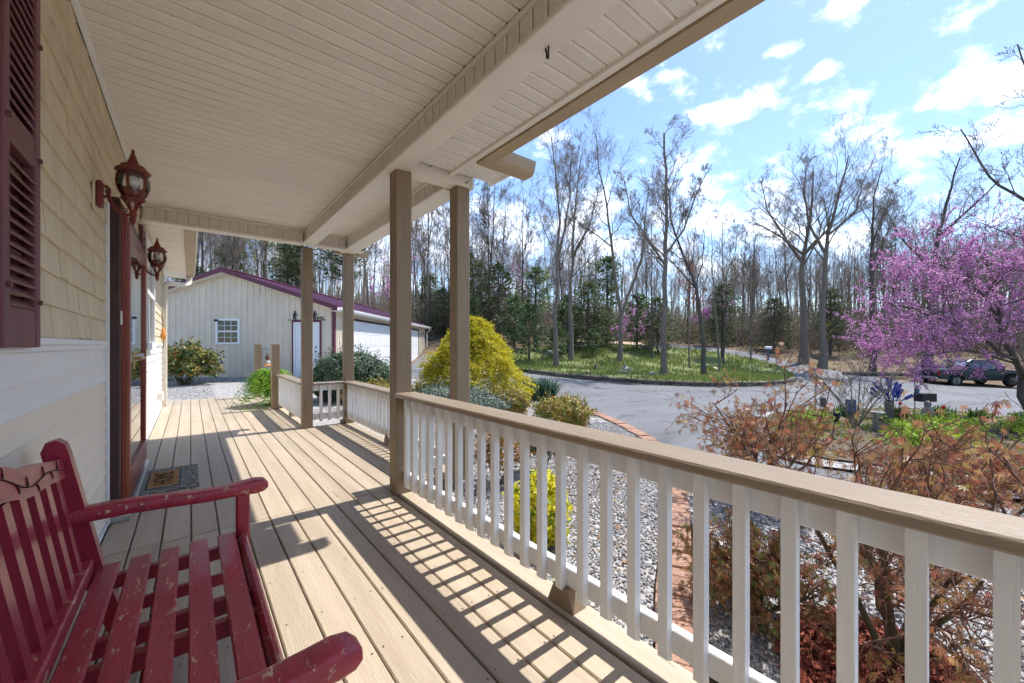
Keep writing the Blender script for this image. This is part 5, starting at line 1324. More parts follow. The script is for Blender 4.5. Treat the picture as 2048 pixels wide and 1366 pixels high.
# far wood as one mass
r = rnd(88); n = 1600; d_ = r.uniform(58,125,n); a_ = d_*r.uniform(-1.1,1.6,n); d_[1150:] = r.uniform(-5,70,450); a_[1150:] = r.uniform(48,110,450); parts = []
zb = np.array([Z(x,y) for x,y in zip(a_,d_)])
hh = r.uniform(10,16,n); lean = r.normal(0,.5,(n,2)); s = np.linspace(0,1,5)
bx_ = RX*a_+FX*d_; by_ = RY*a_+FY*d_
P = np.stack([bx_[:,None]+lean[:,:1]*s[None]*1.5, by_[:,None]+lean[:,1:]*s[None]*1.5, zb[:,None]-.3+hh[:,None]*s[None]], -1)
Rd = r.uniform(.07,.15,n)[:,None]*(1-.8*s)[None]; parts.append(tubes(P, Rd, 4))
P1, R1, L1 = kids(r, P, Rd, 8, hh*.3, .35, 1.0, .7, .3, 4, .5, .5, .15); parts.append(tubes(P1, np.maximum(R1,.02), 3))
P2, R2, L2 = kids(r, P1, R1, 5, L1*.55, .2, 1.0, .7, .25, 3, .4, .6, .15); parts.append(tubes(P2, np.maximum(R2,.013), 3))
V, F = join(parts); o = L('far_woods', np_mesh('far_woods', V, F), mat('far_hazed_bark', (.30,.25,.21), .95, .2, .2)); tag(o, 'hazy mass of leafless trunks closing the distance', 'woods', kind='stuff')  # paler bark tone: distance haze is put into the colour
# brush: dry twiggy undergrowth between the trunks
n = 6000; a_ = np.concatenate([r.uniform(-40,0,n//3), r.uniform(0,60,n-n//3)]); d_ = np.where(a_ < 0, r.uniform(33,54,n), r.uniform(38,64,n)); keep = ~((a_ > 9) & (a_ < 24) & (d_ < 43)) & ~((a_ < -4) & (a_ > -17) & (d_ < 34)); a_ = a_[keep]; d_ = d_[keep]; n = len(a_)
zb = np.array([Z(x,y) for x,y in zip(a_,d_)]); B0 = np.stack([RX*a_+FX*d_, RY*a_+FY*d_, zb-.05], 1); hh = r.uniform(.7,4.2,n)
s = np.linspace(0,1,4); dr = unit(np.concatenate([r.normal(0,.45,(n,2)), np.ones((n,1))],1))
P = B0[:,None,:]+dr[:,None,:]*(s[None,:,None]*hh[:,None,None]); P[:,1:] += np.cumsum(r.normal(0,.12,(n,3,3)),1)
Rd = np.tile(np.array([[.02,.015,.01,.006]]),(n,1)); parts = [tubes(P, Rd, 3)]
P1, R1, L1 = kids(r, P, Rd, 7, hh*.5, .15, 1.0, .8, .1, 4, .4, .6, .25); parts.append(tubes(P1, np.maximum(R1,.008), 3))
V, F = join(parts); o = L('undergrowth', np_mesh('undergrowth', V, F), mat('dry_brush', (.25,.20,.155), .95, .25, .4)); tag(o, 'dry leafless brush filling the woodland floor', 'brush', kind='stuff')
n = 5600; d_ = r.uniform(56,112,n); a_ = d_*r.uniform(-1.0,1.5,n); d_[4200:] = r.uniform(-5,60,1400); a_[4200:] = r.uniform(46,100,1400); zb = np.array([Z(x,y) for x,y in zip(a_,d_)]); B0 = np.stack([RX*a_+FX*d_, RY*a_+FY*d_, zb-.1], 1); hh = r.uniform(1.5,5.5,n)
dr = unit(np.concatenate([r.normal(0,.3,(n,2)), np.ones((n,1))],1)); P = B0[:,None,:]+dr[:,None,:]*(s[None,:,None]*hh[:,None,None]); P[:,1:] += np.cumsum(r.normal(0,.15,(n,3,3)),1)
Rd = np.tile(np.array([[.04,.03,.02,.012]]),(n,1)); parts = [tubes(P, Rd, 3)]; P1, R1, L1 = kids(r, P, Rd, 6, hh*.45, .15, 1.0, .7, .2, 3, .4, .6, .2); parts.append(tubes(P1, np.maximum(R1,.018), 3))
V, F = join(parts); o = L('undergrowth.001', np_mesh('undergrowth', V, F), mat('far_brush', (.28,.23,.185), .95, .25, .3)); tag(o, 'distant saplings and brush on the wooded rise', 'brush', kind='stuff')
# evergreen scrub and vine-green patches low in the woods
n = 22000; c = r.uniform(0,1,(240,2)); ca = -38+c[:,0]*92; cd = np.where(ca < 4, 34+c[:,1]*12, 43+c[:,1]*12)
ok = ~((ca < -4) & (ca > -17) & (cd < 35)); ca = ca[ok]; cd = cd[ok]
ii = r.integers(0,len(ca),n); a_ = ca[ii]+r.normal(0,.9,n); d_ = cd[ii]+r.normal(0,.9,n); zb = np.array([Z(x,y) for x,y in zip(a_,d_)])
Q = np.stack([RX*a_+FX*d_, RY*a_+FY*d_, zb+np.abs(r.normal(0,.8,n))*np.repeat(1,n)], 1)
V, F = leaves(Q, r.normal(0,1,(n,3)), .26, r, 'diamond', .5); o = L('scrub', np_mesh('scrub', V, F), mat('scrub_leaf', (0,0,0), .8, ramp=[(.03,.05,.02), (.06,.085,.03), (.11,.13,.05), (.10,.08,.05)], trans=.2)); tag(o, 'low mixed evergreen scrub under the woodland trees', 'scrub', kind='stuff')

# ------------------------------------------------------------------ redbuds
def redbud(a, d, stems, nfl, seed, label, size=.045, group=None, sc=1.0, nl=(9,7,6,4), limb=.42):
    r = rnd(seed); t = TS('redbud_tree', label, 'tree', a, d, group=group); t.scale = (sc,sc,sc)
    tp, cp, fl = [], [], []
    for (pts, r0, r1, lo) in stems:
        pts = np.array(pts, float); m = 12; cum = np.concatenate([[0], np.cumsum(np.linalg.norm(np.diff(pts, axis=0), axis=1))]); tt = np.linspace(0,cum[-1],m)
        P = np.stack([np.interp(tt,cum,pts[:,i]) for i in range(3)],1); H = cum[-1]; P[1:-1] += r.normal(0,.01*H,(m-2,3)); P = P[None]; Rd = np.linspace(r0,r1,m)[None]; tp.append(tubes(P,Rd,7))
        P1,R1,L1 = kids(r,P,Rd,nl[0],np.array([H*limb]),lo,1.0,.95,.05,7,.4,.55,.18); tp.append(tubes(P1,R1,5))
        P2,R2,L2 = kids(r,P1,R1,nl[1],L1*.6,.15,1.0,.75,.05,5,.3,.6,.2); cp.append(tubes(P2,np.maximum(R2,.004),4))
        P3,R3,L3 = kids(r,P2,R2,nl[2],L2*.6,.1,1.0,.7,.04,4,.3,.6,.2); cp.append(tubes(P3,np.maximum(R3,.0025),3))
        fl += [P1[:,3:].reshape(-1,3), P2[:,1:].reshape(-1,3), P3.reshape(-1,3), P3.reshape(-1,3)]
        # interpolated points along the twigs
        fl.append(((P3[:,1:]+P3[:,:-1])/2).reshape(-1,3)); fl.append(((P2[:,1:]+P2[:,:-1])/2).reshape(-1,3))
    V,F = join(tp); L('trunk', np_mesh('trunk',V,F,True), BARKD, t)
    V,F = join(cp); L('twigs', np_mesh('twigs',V,F), BARKD, t)
    pool = np.concatenate(fl); Q = pool[r.integers(0,len(pool),nfl)]; Q = np.repeat(Q,3,0)+r.normal(0,size*.55,(nfl*3,3))
    V,F = leaves(Q, r.normal(0,1,Q.shape), size, r, 'diamond', .75)
    L('crown', np_mesh('crown',V,F), BLOOM, t); return t
BLOOM = mat('redbud_blossom', (0,0,0), .6, ramp=[(.42,.12,.36), (.60,.23,.54), (.74,.38,.68), (.88,.62,.84)], trans=.5)
redbud(11.75, 9.0, [([(0,0,0), (-.10,.05,.8), (-.2,.1,1.7), (-.5,.2,2.7), (-.7,.3,3.9)], .065, .015, .42), ([(.2,-.1,0), (.42,-.1,.9), (.7,0,1.8), (1.1,.1,2.8), (1.3,.2,4.1)], .06, .015, .42),
        ([(-.2,.1,1.4), (-.9,.3,2.0), (-1.8,.4,2.4), (-2.9,.3,2.7)], .04, .008, .2), ([(-.1,0,1.0), (-.7,-.3,1.45), (-1.6,-.4,1.6), (-2.6,-.3,1.5)], .035, .007, .25), ([(.3,-.1,1.6), (.2,-.8,2.4), (-.4,-1.3,3.0)], .035, .01, .3),
        ([(-.4,.2,2.3), (-1.3,0,3.1), (-2.2,.2,3.6)], .03, .008, .25), ([(-.1,0,1.2), (-.6,.5,1.6), (-1.5,.8,1.75), (-2.2,.9,1.7)], .025, .006, .35), ([(.5,0,1.4), (1.4,.4,2.2), (2.4,.5,2.8)], .035, .01, .25)], 24000, 301, 'magenta-flowering redbud tree at the edge of the flower garden', .026, sc=1.13)
SMR = [([(0,0,0), (.1,0,1.4), (.3,.1,3.0), (.2,.2,4.6)], .05, .012, .4), ([(.1,0,1.2), (-.7,.2,2.4), (-1.3,.1,3.4)], .03, .01, .3)]
redbud(9.6, 31.5, SMR, 330, 302, 'small sparse redbud flowering under the Y-shaped tree', .10, 'small redbuds in the woods', .8, (6,4,4,3))
redbud(.6, 43, SMR, 120, 303, 'small pink redbud glimpsed left of the forked bare tree', .13, 'small redbuds in the woods', 1.4, (6,4,4,3))
redbud(-11.5, 39, SMR, 130, 304, 'pink redbud behind the garage roof between the porch posts', .14, 'small redbuds in the woods', 1.35, (6,4,4,3))
redbud(21.0, 40.5, SMR, 500, 305, 'faint redbud in the woods beyond the road bend', .11, 'small redbuds in the woods', 1.1, (6,4,4,3))
# reddish budding tree and yellow-green one
BUD = mat('red_bud_leaf', (0,0,0), .7, ramp=[(.30,.10,.06), (.42,.16,.10), (.38,.20,.12)], trans=.3); YG = mat('yellow_green_leaf', (0,0,0), .7, ramp=[(.28,.30,.05), (.42,.42,.08), (.30,.36,.08)], trans=.35)
def budded(a, d, m, ms, n, label, sc, seed, size=.12):
    t = place_tree('budding_tree', label, ms, a, d, BARK, sc=sc); r = rnd(seed)
    co = np.zeros(len(ms[1].vertices)*3, dtype=np.float32); ms[1].vertices.foreach_get('co', co); co = co.reshape(-1,3)
    Q = co[r.integers(0,len(co),n)]+r.normal(0,.08,(n,3)); V,F = leaves(Q, r.normal(0,1,(n,3)), size, r, 'diamond', .7); L('young_leaves', np_mesh('young_leaves',V,F), m, t)
budded(18.5, 42, BUD, SAP[0], 900, 'reddish budding tree behind the cedar beyond the lawn', 1.25, 401)
budded(-23.4, 38, YG, SAP[1], 500, 'yellow-green budding tree beside the dark trunk behind the garage', 1.9, 402)
budded(29, 36.5, YG, SAP[2], 350, 'low yellow-green budding shrub between trunks right of the oaks', .5, 403, .16)
budded(2.6, 36, YG, SAP[2], 500, 'yellow-green sapling just right of the forked tree trunk', 1.0, 404)
# bare multi-stemmed shrub in the garden
gs = bare_tree(130, [([(0,0,0), (.25*cos(k*1.05),.25*sin(k*1.05),.5), (.75*cos(k*1.05),.6*sin(k*1.05),1.05)], .018, .005, .2) for k in range(6)], (6,4,3,2), .5, .2, limb=.4, maxlev=3, twig=.003)
place_tree('bare_shrub', 'bare many-stemmed shrub in front of the bottle tree', gs, 6.75, 7.8, BARK, cat='shrub', dz=.03, sc=1.12)
# ------------------------------------------------------------------ brick edging (one brick at a time)
def path_walk(pts, step):
    P = [Vector((*p, 0)) for p in spline(pts, 12, False)]
    out = []; acc_ = 0.0
    for i in range(len(P)-1):
        a, b = P[i], P[i+1]; l = (b-a).length
        while acc_ <= l:
            q = a+(b-a)*(acc_/l); out.append((q.x, q.y, math.atan2((b-a).y, (b-a).x))); acc_ += step
        acc_ -= l
    return out
be = T('brick_edging', None, None, (0,0,0)); tag(be, 'curving soldier course of red-brown bricks between gravel and driveway', 'brick edging')
M_['brick'] = mat('red_brown_paver', (.30,.165,.115), .9, 0, 9, .6, 60, col2=(.44,.27,.20), worn=((.24,.17,.14), 6, .62), ov=.14)
BR = [MB().box(-.048,.048,-.1,.1,-.06,h,.006).mesh('brick', M_['brick']) for h in (.0,.004,.008)]
rb_ = random.Random(9)
for (a, d, an) in path_walk([(.95,10.35), (1.3,10.05), (1.6,9.2), (1.84,8.2), (2.02,7.3), (2.10,6.5), (2.10,5.9), (1.86,4.75), (1.57,3.8), (1.18,2.85), (.92,2.25), (.70,1.65), (.3,.6)], .1055):
    x, y = S(a, d); L('brick', BR[rb_.randrange(3)], None, be, (x, y, Z(a,d)+.058+rb_.uniform(-.004,.004)), an-YAW+rb_.uniform(-.04,.04))
# stone curb round the lawn island: two courses of rough blocks
cs = T('stone_curb', None, None, (0,0,0)); tag(cs, 'low dark stone curb along the front of the lawn island', 'curb')
M_['curb'] = mat('dark_weathered_stone', (.085,.073,.06), .95, 0, 5, .8, 20, col2=(.20,.17,.14), ov=.2)
r = rnd(15); CB = []
for i in range(5):
    m = MB().box(-.19,.19,-.10,.10,-.055,.055,.018); m.v = [tuple(np.array(v)+r.normal(0,.008,3)) for v in m.v]; CB.append(m.mesh('stone', M_['curb']))
for row in (0,1):
    for k, (a, d, an) in enumerate(path_walk([(.9,20.9), (1.2,20.2), (2.87,18.08), (4.78,16.9), (6.8,16.54), (9.16,17.06), (12.35,18.98), (15.79,22.32), (18.4,25.8)], .39)):
        x, y = S(a, d); an2 = an-YAW; off = .19*row
        o = L('stone', CB[rb_.randrange(5)], None, cs, (x+cos(an2)*off, y+sin(an2)*off, Z(a,d)+.04+row*.112), an2+rb_.uniform(-.05,.05)+(pi if rb_.random() < .5 else 0)); o.scale = (1, rb_.uniform(.9,1.15), rb_.uniform(.9,1.1))
# boulders and small things on the lawn
M_['rock'] = mat('lichen_grey_rock', (.20,.19,.17), .95, 0, 4, .8, 12, col2=(.36,.34,.31))
def rock(a, d, s3, seed, label):
    r = rnd(seed); bm = bmesh.new(); bmesh.ops.create_icosphere(bm, subdivisions=3, radius=1)
    for v in bm.verts:
        n = v.co.normalized(); k = 1+.22*math.sin(n.x*3+seed)*math.cos(n.y*4-seed)+.12*math.sin(n.z*7+n.x*5); v.co = Vector((n.x*s3[0]*k, n.y*s3[1]*k, n.z*s3[2]*k))
    me = bpy.data.meshes.new('boulder'); bm.to_mesh(me); bm.free(); x, y = S(a, d)
    tag(L('boulder', me, M_['rock'], None, (x, y, Z(a,d)+.16+s3[2]*.3), seed), label, 'boulder', 'boulders on the lawn')
rock(6.6,22.8,(.45,.3,.22),1,'largest lichen-grey boulder on the lawn, with a blue trinket'); rock(5.9,21.0,(.32,.2,.14),2,'flat pale stone in front of the big boulder'); rock(7.3,20.4,(.3,.22,.15),3,'small boulder leaning at the thick tree foot')
rock(3.9,20.8,(.5,.25,.07),4,'low flat stone sunk in the lawn near the forked tree'); rock(3.3,30.5,(.7,.5,.4),5,'grey boulder at the back left of the lawn'); rock(12.0,35.4,(.6,.5,.35),6,'boulder beside the dirt track behind the lawn'); rock(5.9,35,(.55,.4,.32),7,'boulder beneath the drooping cedar')
M_['slate'] = mat('blue_grey_slate', (.10,.115,.13), .7, .2, 5)
gt = TS('garden_seat', 'little slate-grey garden seat on the lawn by the boulders', 'seat', 5.3, 23.0); gt.location.z += .16
MB().box(-.45,.05,-.12,.12,.10,.17,.01).build('seat', M_['slate'], gt); MB().box(-.45,-.28,-.12,.12,0,.10,.01).build('leg', M_['slate'], gt); MB().box(-.1,.05,-.12,.12,0,.10,.01).build('leg', M_['slate'], gt); MB().box(-.52,-.451,-.12,.12,0,.36,.01).build('backrest', M_['slate'], gt)
tk = TS('blue_trinket', 'tiny blue garden trinket sitting on the big lawn boulder', 'ornament', 6.45, 22.65); tk.location.z += .44
MB().lathe([(.04,0), (.06,.04), (.03,.08), (.045,.13), (.005,.17)], n=10).build('figure', mat('blue_glaze', (.03,.18,.28), .2, .2, 6), tk)
bh = TS('birdhouse', 'small weathered birdhouse fixed to the thick straight tree', 'birdhouse', 7.62, 20.3); bh.location.z += 1.5
MB().box(-.13,.02,-.1,.08,0,.24,.006).build('box', M_['rock'], bh); MB().prism([(-.17,.235), (.05,.235), (-.06,.35)], -.14, .1, 'y').build('roof', M_['slate'], bh); MB().lathe([(.025,0), (.025,.012)], n=10, M=Matrix.Translation((-.055,-.101,.13)) @ Matrix.Rotation(pi/2,4,'X')).build('entrance_hole', M_['dark'], bh)
mb_ = TS('mailbox', 'white mailbox on a blue post beside the bending road', 'mailbox', 21.7, 33.6)
MB().box(-.06,.06,-.06,.06,0,.95,.01).build('post', mat('blue_post_paint', (.06,.10,.17), .6, .15, 5), mb_)
MB().prism([(-.1,0), (.1,0), (.1,.13), (.07,.19), (0,.215), (-.07,.19), (-.1,.13)], -.27, .27, 'y', Matrix.Translation((0,0,.95)) @ Matrix.Rotation(pi/2,4,'Z')).build('box', M_['doorwhite'], mb_)
MB().box(-.30,-.275,-.11,-.10,1.0,1.12,.003).build('flag', M_['slate'], mb_)
# log edging by the far lot
lg = TS('log_edging', 'dark fallen log lying along the far edge of the road', 'log', 25.4, 28.3); 
MB().tube([(-1.6,.2,.16), (-.4,0,.17), (.9,-.1,.15), (2.4,-.5,.14)], [.15,.17,.16,.12], 10).build('log', BARKD, lg, smooth=True)

# ------------------------------------------------------------------ pickup truck and the car beside it
def wheel(t, x, y, rr=.39, wd=.24):
    w = T('wheel', None, None, (x, y, rr)); w.parent = t
    Mx = Matrix.Rotation(pi/2,4,'X')
    MB().lathe([(rr*.6,-wd/2), (rr*.93,-wd/2), (rr,-wd/2+.04), (rr,wd/2-.04), (rr*.93,wd/2), (rr*.6,wd/2)], n=24, M=Mx).build('tyre', M_['tyre'], w, smooth=True)
    MB().lathe([(.05,-wd/2-.01), (rr*.3,-wd/2+.0), (rr*.5,-wd/2+.035), (rr*.61,-wd/2-.004), (rr*.61,wd/2), (.05,wd/2)], n=20, M=Mx).build('rim', M_['alum'], w)
M_['tyre'] = mat('rubber', (.018,.018,.018), .9, .15, 8)
M_['truck'] = mat('dark_green_car_paint', (.010,.026,.028), .4, .05, 2, coat=.25, spec=.35); M_['chrome'] = mat('chrome', (.6,.6,.62), .15, .03, 3, metal=1.0)
M_['carglass'] = glass('car_glass', (.05,.06,.06), .15); M_['silver'] = mat('silver_car_paint', (.55,.58,.64), .25, .04, 2, coat=.6, metal=.3)
tr = TS('pickup_truck', 'dark green pickup truck parked beyond the drive behind the redbud', 'pickup truck', 30.3, 26.4, rad(-3), z=-1.40)
def taper(prof, y0, y1, zshould, inset):
    """body side profile extruded across, narrower above zshould"""
    n = len(prof); v = []
    for y, sg in ((y0,1), (y1,-1)):
        for x, z in prof: v.append((x, y+sg*(inset*max(0,(z-zshould)) if z > zshould else (.05*max(0,.55-z))), z))
    return v, [tuple(range(n)), tuple(range(2*n-1,n-1,-1))]+[(i,(i+1)%n,n+(i+1)%n,n+i) for i in range(n)]
lower = [(-2.65,.55), (-2.68,1.0), (-2.62,1.10), (-.72,1.10), (-.70,1.08), (1.25,1.10), (2.5,1.02), (2.66,.9), (2.7,.6), (2.62,.45), (2.2,.42), (2.12,.72), (1.9,.84), (1.55,.84), (1.33,.72), (1.25,.40), (-1.15,.40), (-1.23,.72), (-1.45,.84), (-1.8,.84), (-2.0,.72), (-2.1,.45)]
v, f = taper(lower, -.98, .98, 1.0, .15); b = MB().add(v, f).build('body', M_['truck'], tr)
md = b.modifiers.new('bevel', 'BEVEL'); md.width = .04; md.segments = 2; md.limit_method = 'ANGLE'
cabp = [(-.95,1.08), (-.78,1.62), (-.55,1.72), (.45,1.72), (.72,1.64), (1.42,1.10)]
v, f = taper(cabp, -.93, .93, 1.1, .28); b = MB().add(v, f).build('cab', M_['truck'], tr); md = b.modifiers.new('bevel', 'BEVEL'); md.width = .03; md.segments = 2; md.limit_method = 'ANGLE'
for sg in (-1,1):
    for pts in ([(-.78,1.16), (-.66,1.58), (-.1,1.62), (-.1,1.16)], [(-.02,1.16), (-.02,1.62), (.58,1.60), (1.05,1.16)]):
        v = [(x, sg*(.936-.28*max(0,z-1.1)), z) for x, z in pts]; MB().add(v, [(0,1,2,3)]).build('side_window', M_['carglass'], tr)
MB().add([(1.40,-.82,1.13), (1.40,.82,1.13), (.78,.74,1.62), (.78,-.74,1.62)], [(0,1,2,3)]).build('windscreen', M_['carglass'], tr)
MB().add([(-.945,-.78,1.16), (-.945,.78,1.16), (-.815,.74,1.58), (-.815,-.74,1.58)], [(0,1,2,3)]).build('rear_window', M_['carglass'], tr)
for x in (-1.63, 1.72):
    for y in (-.86, .86): wheel(tr, x, y)
MB().box(-2.78,-2.68,-.9,.9,.45,.62,.02).build('rear_bumper', M_['chrome'], tr); MB().box(2.68,2.80,-.95,.95,.42,.64,.02).build('front_bumper', M_['chrome'], tr)
for y in (-.92, .92): MB().box(-2.70,-2.66,y-.06,y+.06,.72,1.02,.01).build('tail_light', mat('red_lens', (.35,.02,.02), .2, .05, 2), tr)
for y in (-.7, .7): MB().box(2.66,2.70,y-.2,y+.2,.74,.92,.01).build('headlight', M_['bulb'], tr)
MB().box(1.0,1.15,-1.14,-.97,1.14,1.32,.03).build('mirror', M_['truck'], tr)
MB().box(-.62,-.25,-1.0,-.991,.68,1.02,.004).build('door_sticker', mat('faded_red_sticker', (.30,.05,.05), .6, .3, 9, worn=((.5,.45,.42), 8, .6)), tr)
MB().box(-2.55,-.85,-.82,.82,1.101,1.108).build('bed_cover', M_['black'], tr)
car = TS('parked_car', 'silver-blue car parked at the right edge beside the dark pickup', 'car', 33.6, 24.2, rad(12), z=-1.42)
prof = [(-2.2,.35), (-2.25,.7), (-2.15,.88), (-1.5,.98), (-.85,1.38), (.55,1.42), (1.35,1.0), (2.1,.85), (2.25,.65), (2.2,.32)]
v, f = taper(prof, -.88, .88, .9, .35); b = MB().add(v, f).build('body', M_['silver'], car); md = b.modifiers.new('bevel', 'BEVEL'); md.width = .05; md.segments = 3; md.limit_method = 'ANGLE'
for sg in (-1,1):
    MB().add([(x, sg*(.89-.35*max(0,z-.9)), z) for x, z in ((-1.3,1.0), (-.8,1.32), (.5,1.35), (1.15,1.0))], [(0,1,2,3)]).build('side_window', M_['carglass'], car)
MB().add([(-1.52,-.72,1.0), (-1.52,.72,1.0), (-.9,.66,1.37), (-.9,-.66,1.37)], [(0,1,2,3)]).build('rear_window', M_['carglass'], car)
MB().add([(1.38,-.72,1.0), (1.38,.72,1.0), (.6,.66,1.41), (.6,-.66,1.41)], [(0,1,2,3)]).build('windscreen', M_['carglass'], car)
for x in (-1.4, 1.4):
    for y in (-.80, .80): wheel(car, x, y, .32, .2)
for y in (-.6, .6): MB().box(-2.27,-2.2,y-.2,y+.2,.62,.78,.02).build('tail_light', mat('red_lens', (.35,.02,.02), .2, .05, 2), car)

# ------------------------------------------------------------------ garden ornaments
M_['cobalt'] = mat('cobalt_glass', (.006,.012,.26), .12, .05, 3, spec=.6, coat=.6); M_['stump'] = BARK
bt = TS('bottle_tree', 'bottle tree of cobalt blue glass bottles on a stump', 'bottle tree', 8.6, 9.05); bt.scale = (.8,.8,.9)
MB().tube([(0,0,-.05), (.02,0,.3), (0,0,.55)], [.13,.10,.11], 10).build('stump', BARK, bt)
rbt = random.Random(4); prof = [(.004,0), (.014,.0), (.015,.07), (.018,.09), (.038,.13), (.040,.15), (.040,.29), (.036,.30), (.002,.30)]
bo = MB().lathe(prof, n=12).mesh('bottle', M_['cobalt'], True)
for i, (px, py, pz, tx, tz) in enumerate([(-.34,0,.62,-.95,0), (-.22,.05,.70,-.75,0), (-.10,-.05,.62,-.45,0), (.0,0,.88,.05,0), (.10,.05,.74,.55,0), (.26,0,.66,.85,0), (.36,-.05,.58,1.0,0), (-.16,.1,.84,-.8,0), (.05,-.08,.70,.3,0), (.16,0,.82,.65,0), (-.05,.08,.74,-.3,0), (.18,.1,.90,.6,0), (-.06,-.1,.60,.25,0), (.12,-.08,.58,.6,0), (-.24,-.05,.80,-.9,0), (.28,.08,.80,.8,0)]):
    o = L('bottle', bo, None, bt, (px*.72, py*1.8, pz*.88+.06)); o.rotation_euler = (rbt.uniform(-.35,.35), tx, 0)
    MB().tube([(0,0,.5), (px*.4, py, pz*.5+.3), (px*.72, py*1.8, pz*.88+.08)], .008, 5).build('prong', M_['black'], bt)
def hook(a, d, h, label, kind):
    t = TS('shepherd_hook', label, 'garden hook', a, d, group='shepherd hooks in the garden')
    pts = [(0,0,-.05), (0,0,h)] + [(.09-.09*cos(q),0,h+.09*sin(q)) for q in np.linspace(.3,2.9,7)] + [(.185,0,h-.03)]
    MB().tube(pts, .009, 6).build('pole', M_['black'], t)
    if kind == 'feeder':
        MB().tube([(.18,0,h-.03), (.18,0,h-.22)], .004, 5).build('chain', M_['black'], t); MB().lathe([(.02,-.46), (.06,-.45), (.062,-.25), (.03,-.22)], (.18,0,h), 12).build('feeder_tube', M_['slate'], t)
    else:
        MB().box(.06,.44,-.10,.10,h-.52,h-.32,.01).build('feeder_box', M_['black'], t); MB().tube([(.18,0,h-.03), (.10,0,h-.32)], .004, 5).build('wire', M_['black'], t); MB().tube([(.18,0,h-.03), (.40,0,h-.32)], .004, 5).build('wire', M_['black'], t)
        MB().box(.02,.09,-.03,.04,h-.36,h-.14,.01).build('blue_tube', mat('blue_feeder', (.08,.16,.24), .4, .1, 4), t)
hook(7.15, 9.35, .72, 'black shepherd hook with hanging tube feeder by the drive', 'feeder'); hook(9.75, 9.6, .98, 'tall shepherd hook with boxy black feeder right of the bottles', 'box')
M_['bluepot'] = mat('navy_glazed_pot', (.012,.014,.07), .2, .1, 3, coat=.5)
def pot(a, d, s, label, tilt=0):
    t = TS('plant_pot', label, 'pot', a, d, group='navy pots in the garden'); t.location.z += .07
    MB().lathe([(.10*s,0), (.12*s,.02*s), (.19*s,.24*s), (.21*s,.28*s), (.18*s,.28*s), (.15*s,.22*s)], n=18).build('bowl', M_['bluepot'], t, smooth=True); MB().lathe([(.002,.225*s), (.165*s,.226*s), (.002,.227*s)], n=14).build('soil', M_['gardsoil'], t)
pot(6.75, 8.35, .75, 'navy glazed pot at the left side of the flower garden'); pot(9.35, 8.75, 1.0, 'larger navy bowl near the stone figure in the garden')
bx2 = TS('blue_birdhouse', 'small blue wooden birdhouse standing in the bare shrub', 'birdhouse', 7.35, 8.6); bx2.location.z += .05
MB().box(-.07,.07,-.06,.06,.22,.50,.006).build('box', mat('faded_blue_paint', (.09,.11,.22), .6, .15, 5), bx2); MB().tube([(0,0,-.1), (0,0,.22)], .02, 6).build('post', BARK, bx2)
st = TS('stone_figure', 'grey stone garden figure seated on a dark stump', 'statue', 8.75, 8.35); st.location.z += .07
MB().tube([(0,0,-.05), (0,0,.22)], [.14,.12], 10).build('stump', BARKD, st)
MB().lathe([(.09,.22), (.10,.27), (.08,.36), (.045,.42), (.06,.46), (.055,.51), (.01,.55)], n=14).build('figure', M_['rock'], st, smooth=True)
bp = TS('birdhouse_post', 'narrow grey birdhouse post among the lime-green flowers', 'birdhouse', 7.0, 7.6); bp.location.z += .05
MB().box(-.05,.05,-.05,.05,-.1,.36,.006).build('post', M_['rock'], bp); MB().lathe([(.02,0), (.02,.012)], n=8, M=Matrix.Translation((0,-.051,.24)) @ Matrix.Rotation(pi/2,4,'X')).build('entrance_hole', M_['dark'], bp); MB().box(-.09,.09,-.08,.08,.361,.385,.006).build('cap', M_['concrete'], bp)
# garden plants
LIME = [(.15,.26,.02), (.30,.42,.035), (.45,.55,.07), (.24,.33,.05)]; GRN = [(.04,.10,.02), (.08,.17,.03), (.14,.25,.05)]
for i, (a, d, n, r3, nm, lb, rp) in enumerate([(5.75,7.6,700,(.30,.28,.20),'lime_perennial','lime-green perennial at the left tip of the garden',LIME), (7.4,7.1,900,(.45,.35,.22),'lime_perennial','bright lime patch under the bare shrub',LIME), (8.2,7.5,900,(.45,.35,.24),'lime_perennial','lime-green mound beside the stone figure',LIME), (9.6,6.9,800,(.5,.35,.22),'lime_perennial','yellow-green mound near the redbud trunk',LIME),
      (6.6,6.3,700,(.4,.35,.2),'lime_perennial','lime perennials in front of the birdhouse post',LIME), (10.4,8.0,600,(.45,.3,.2),'lime_perennial','lime clump at the right beyond the redbud trunk',LIME)]):
    shrub(nm, lb, 'plant', a, d, int(n*1.5), (0,0,.08), [q*1.35 for q in r3], .075, rp, 500+i, 'diamond', .5, .25, .2, 'lime-green garden plants', .35, .7, zmin=-.05, stems=6, dz=.06)
for i, (a, d, lb) in enumerate([(7.85,9.3,'grassy green clump left of the bottle tree'), (9.1,9.35,'green tulip clump right of the bottle tree'), (10.7,9.9,'strappy green clump near the driveway side'), (11.5,9.7,'second strappy clump toward the redbud'), (12.3,9.5,'third strappy clump under the redbud branches'), (9.25,8.1,'low green clump by the stone figure foot')]):
    blade_clump('tulip_clump', lb, 'plant', a, d, 110, .30, .22, GRN, 520+i, .03, .5, 'green bulb clumps in the garden', .06)
PET = mat('red_tulip', (.62,.02,.02), .5, .15, 5)
for i, (a, d, z, lb) in enumerate([(9.35,9.55,.36,'red tulip blooming right of the bottle tree'), (10.55,9.7,.30,'red tulip above the strappy clump near the drive')]):
    t = TS('red_tulip', lb, 'flower', a, d, group='red tulips'); MB().lathe([(.006,0), (.03,.02), (.034,.05), (.022,.085)], (0,0,z), 8).build('petals', PET, t); MB().tube([(0,0,0), (0,0,z)], .005, 5).build('stalk', STEM, t)

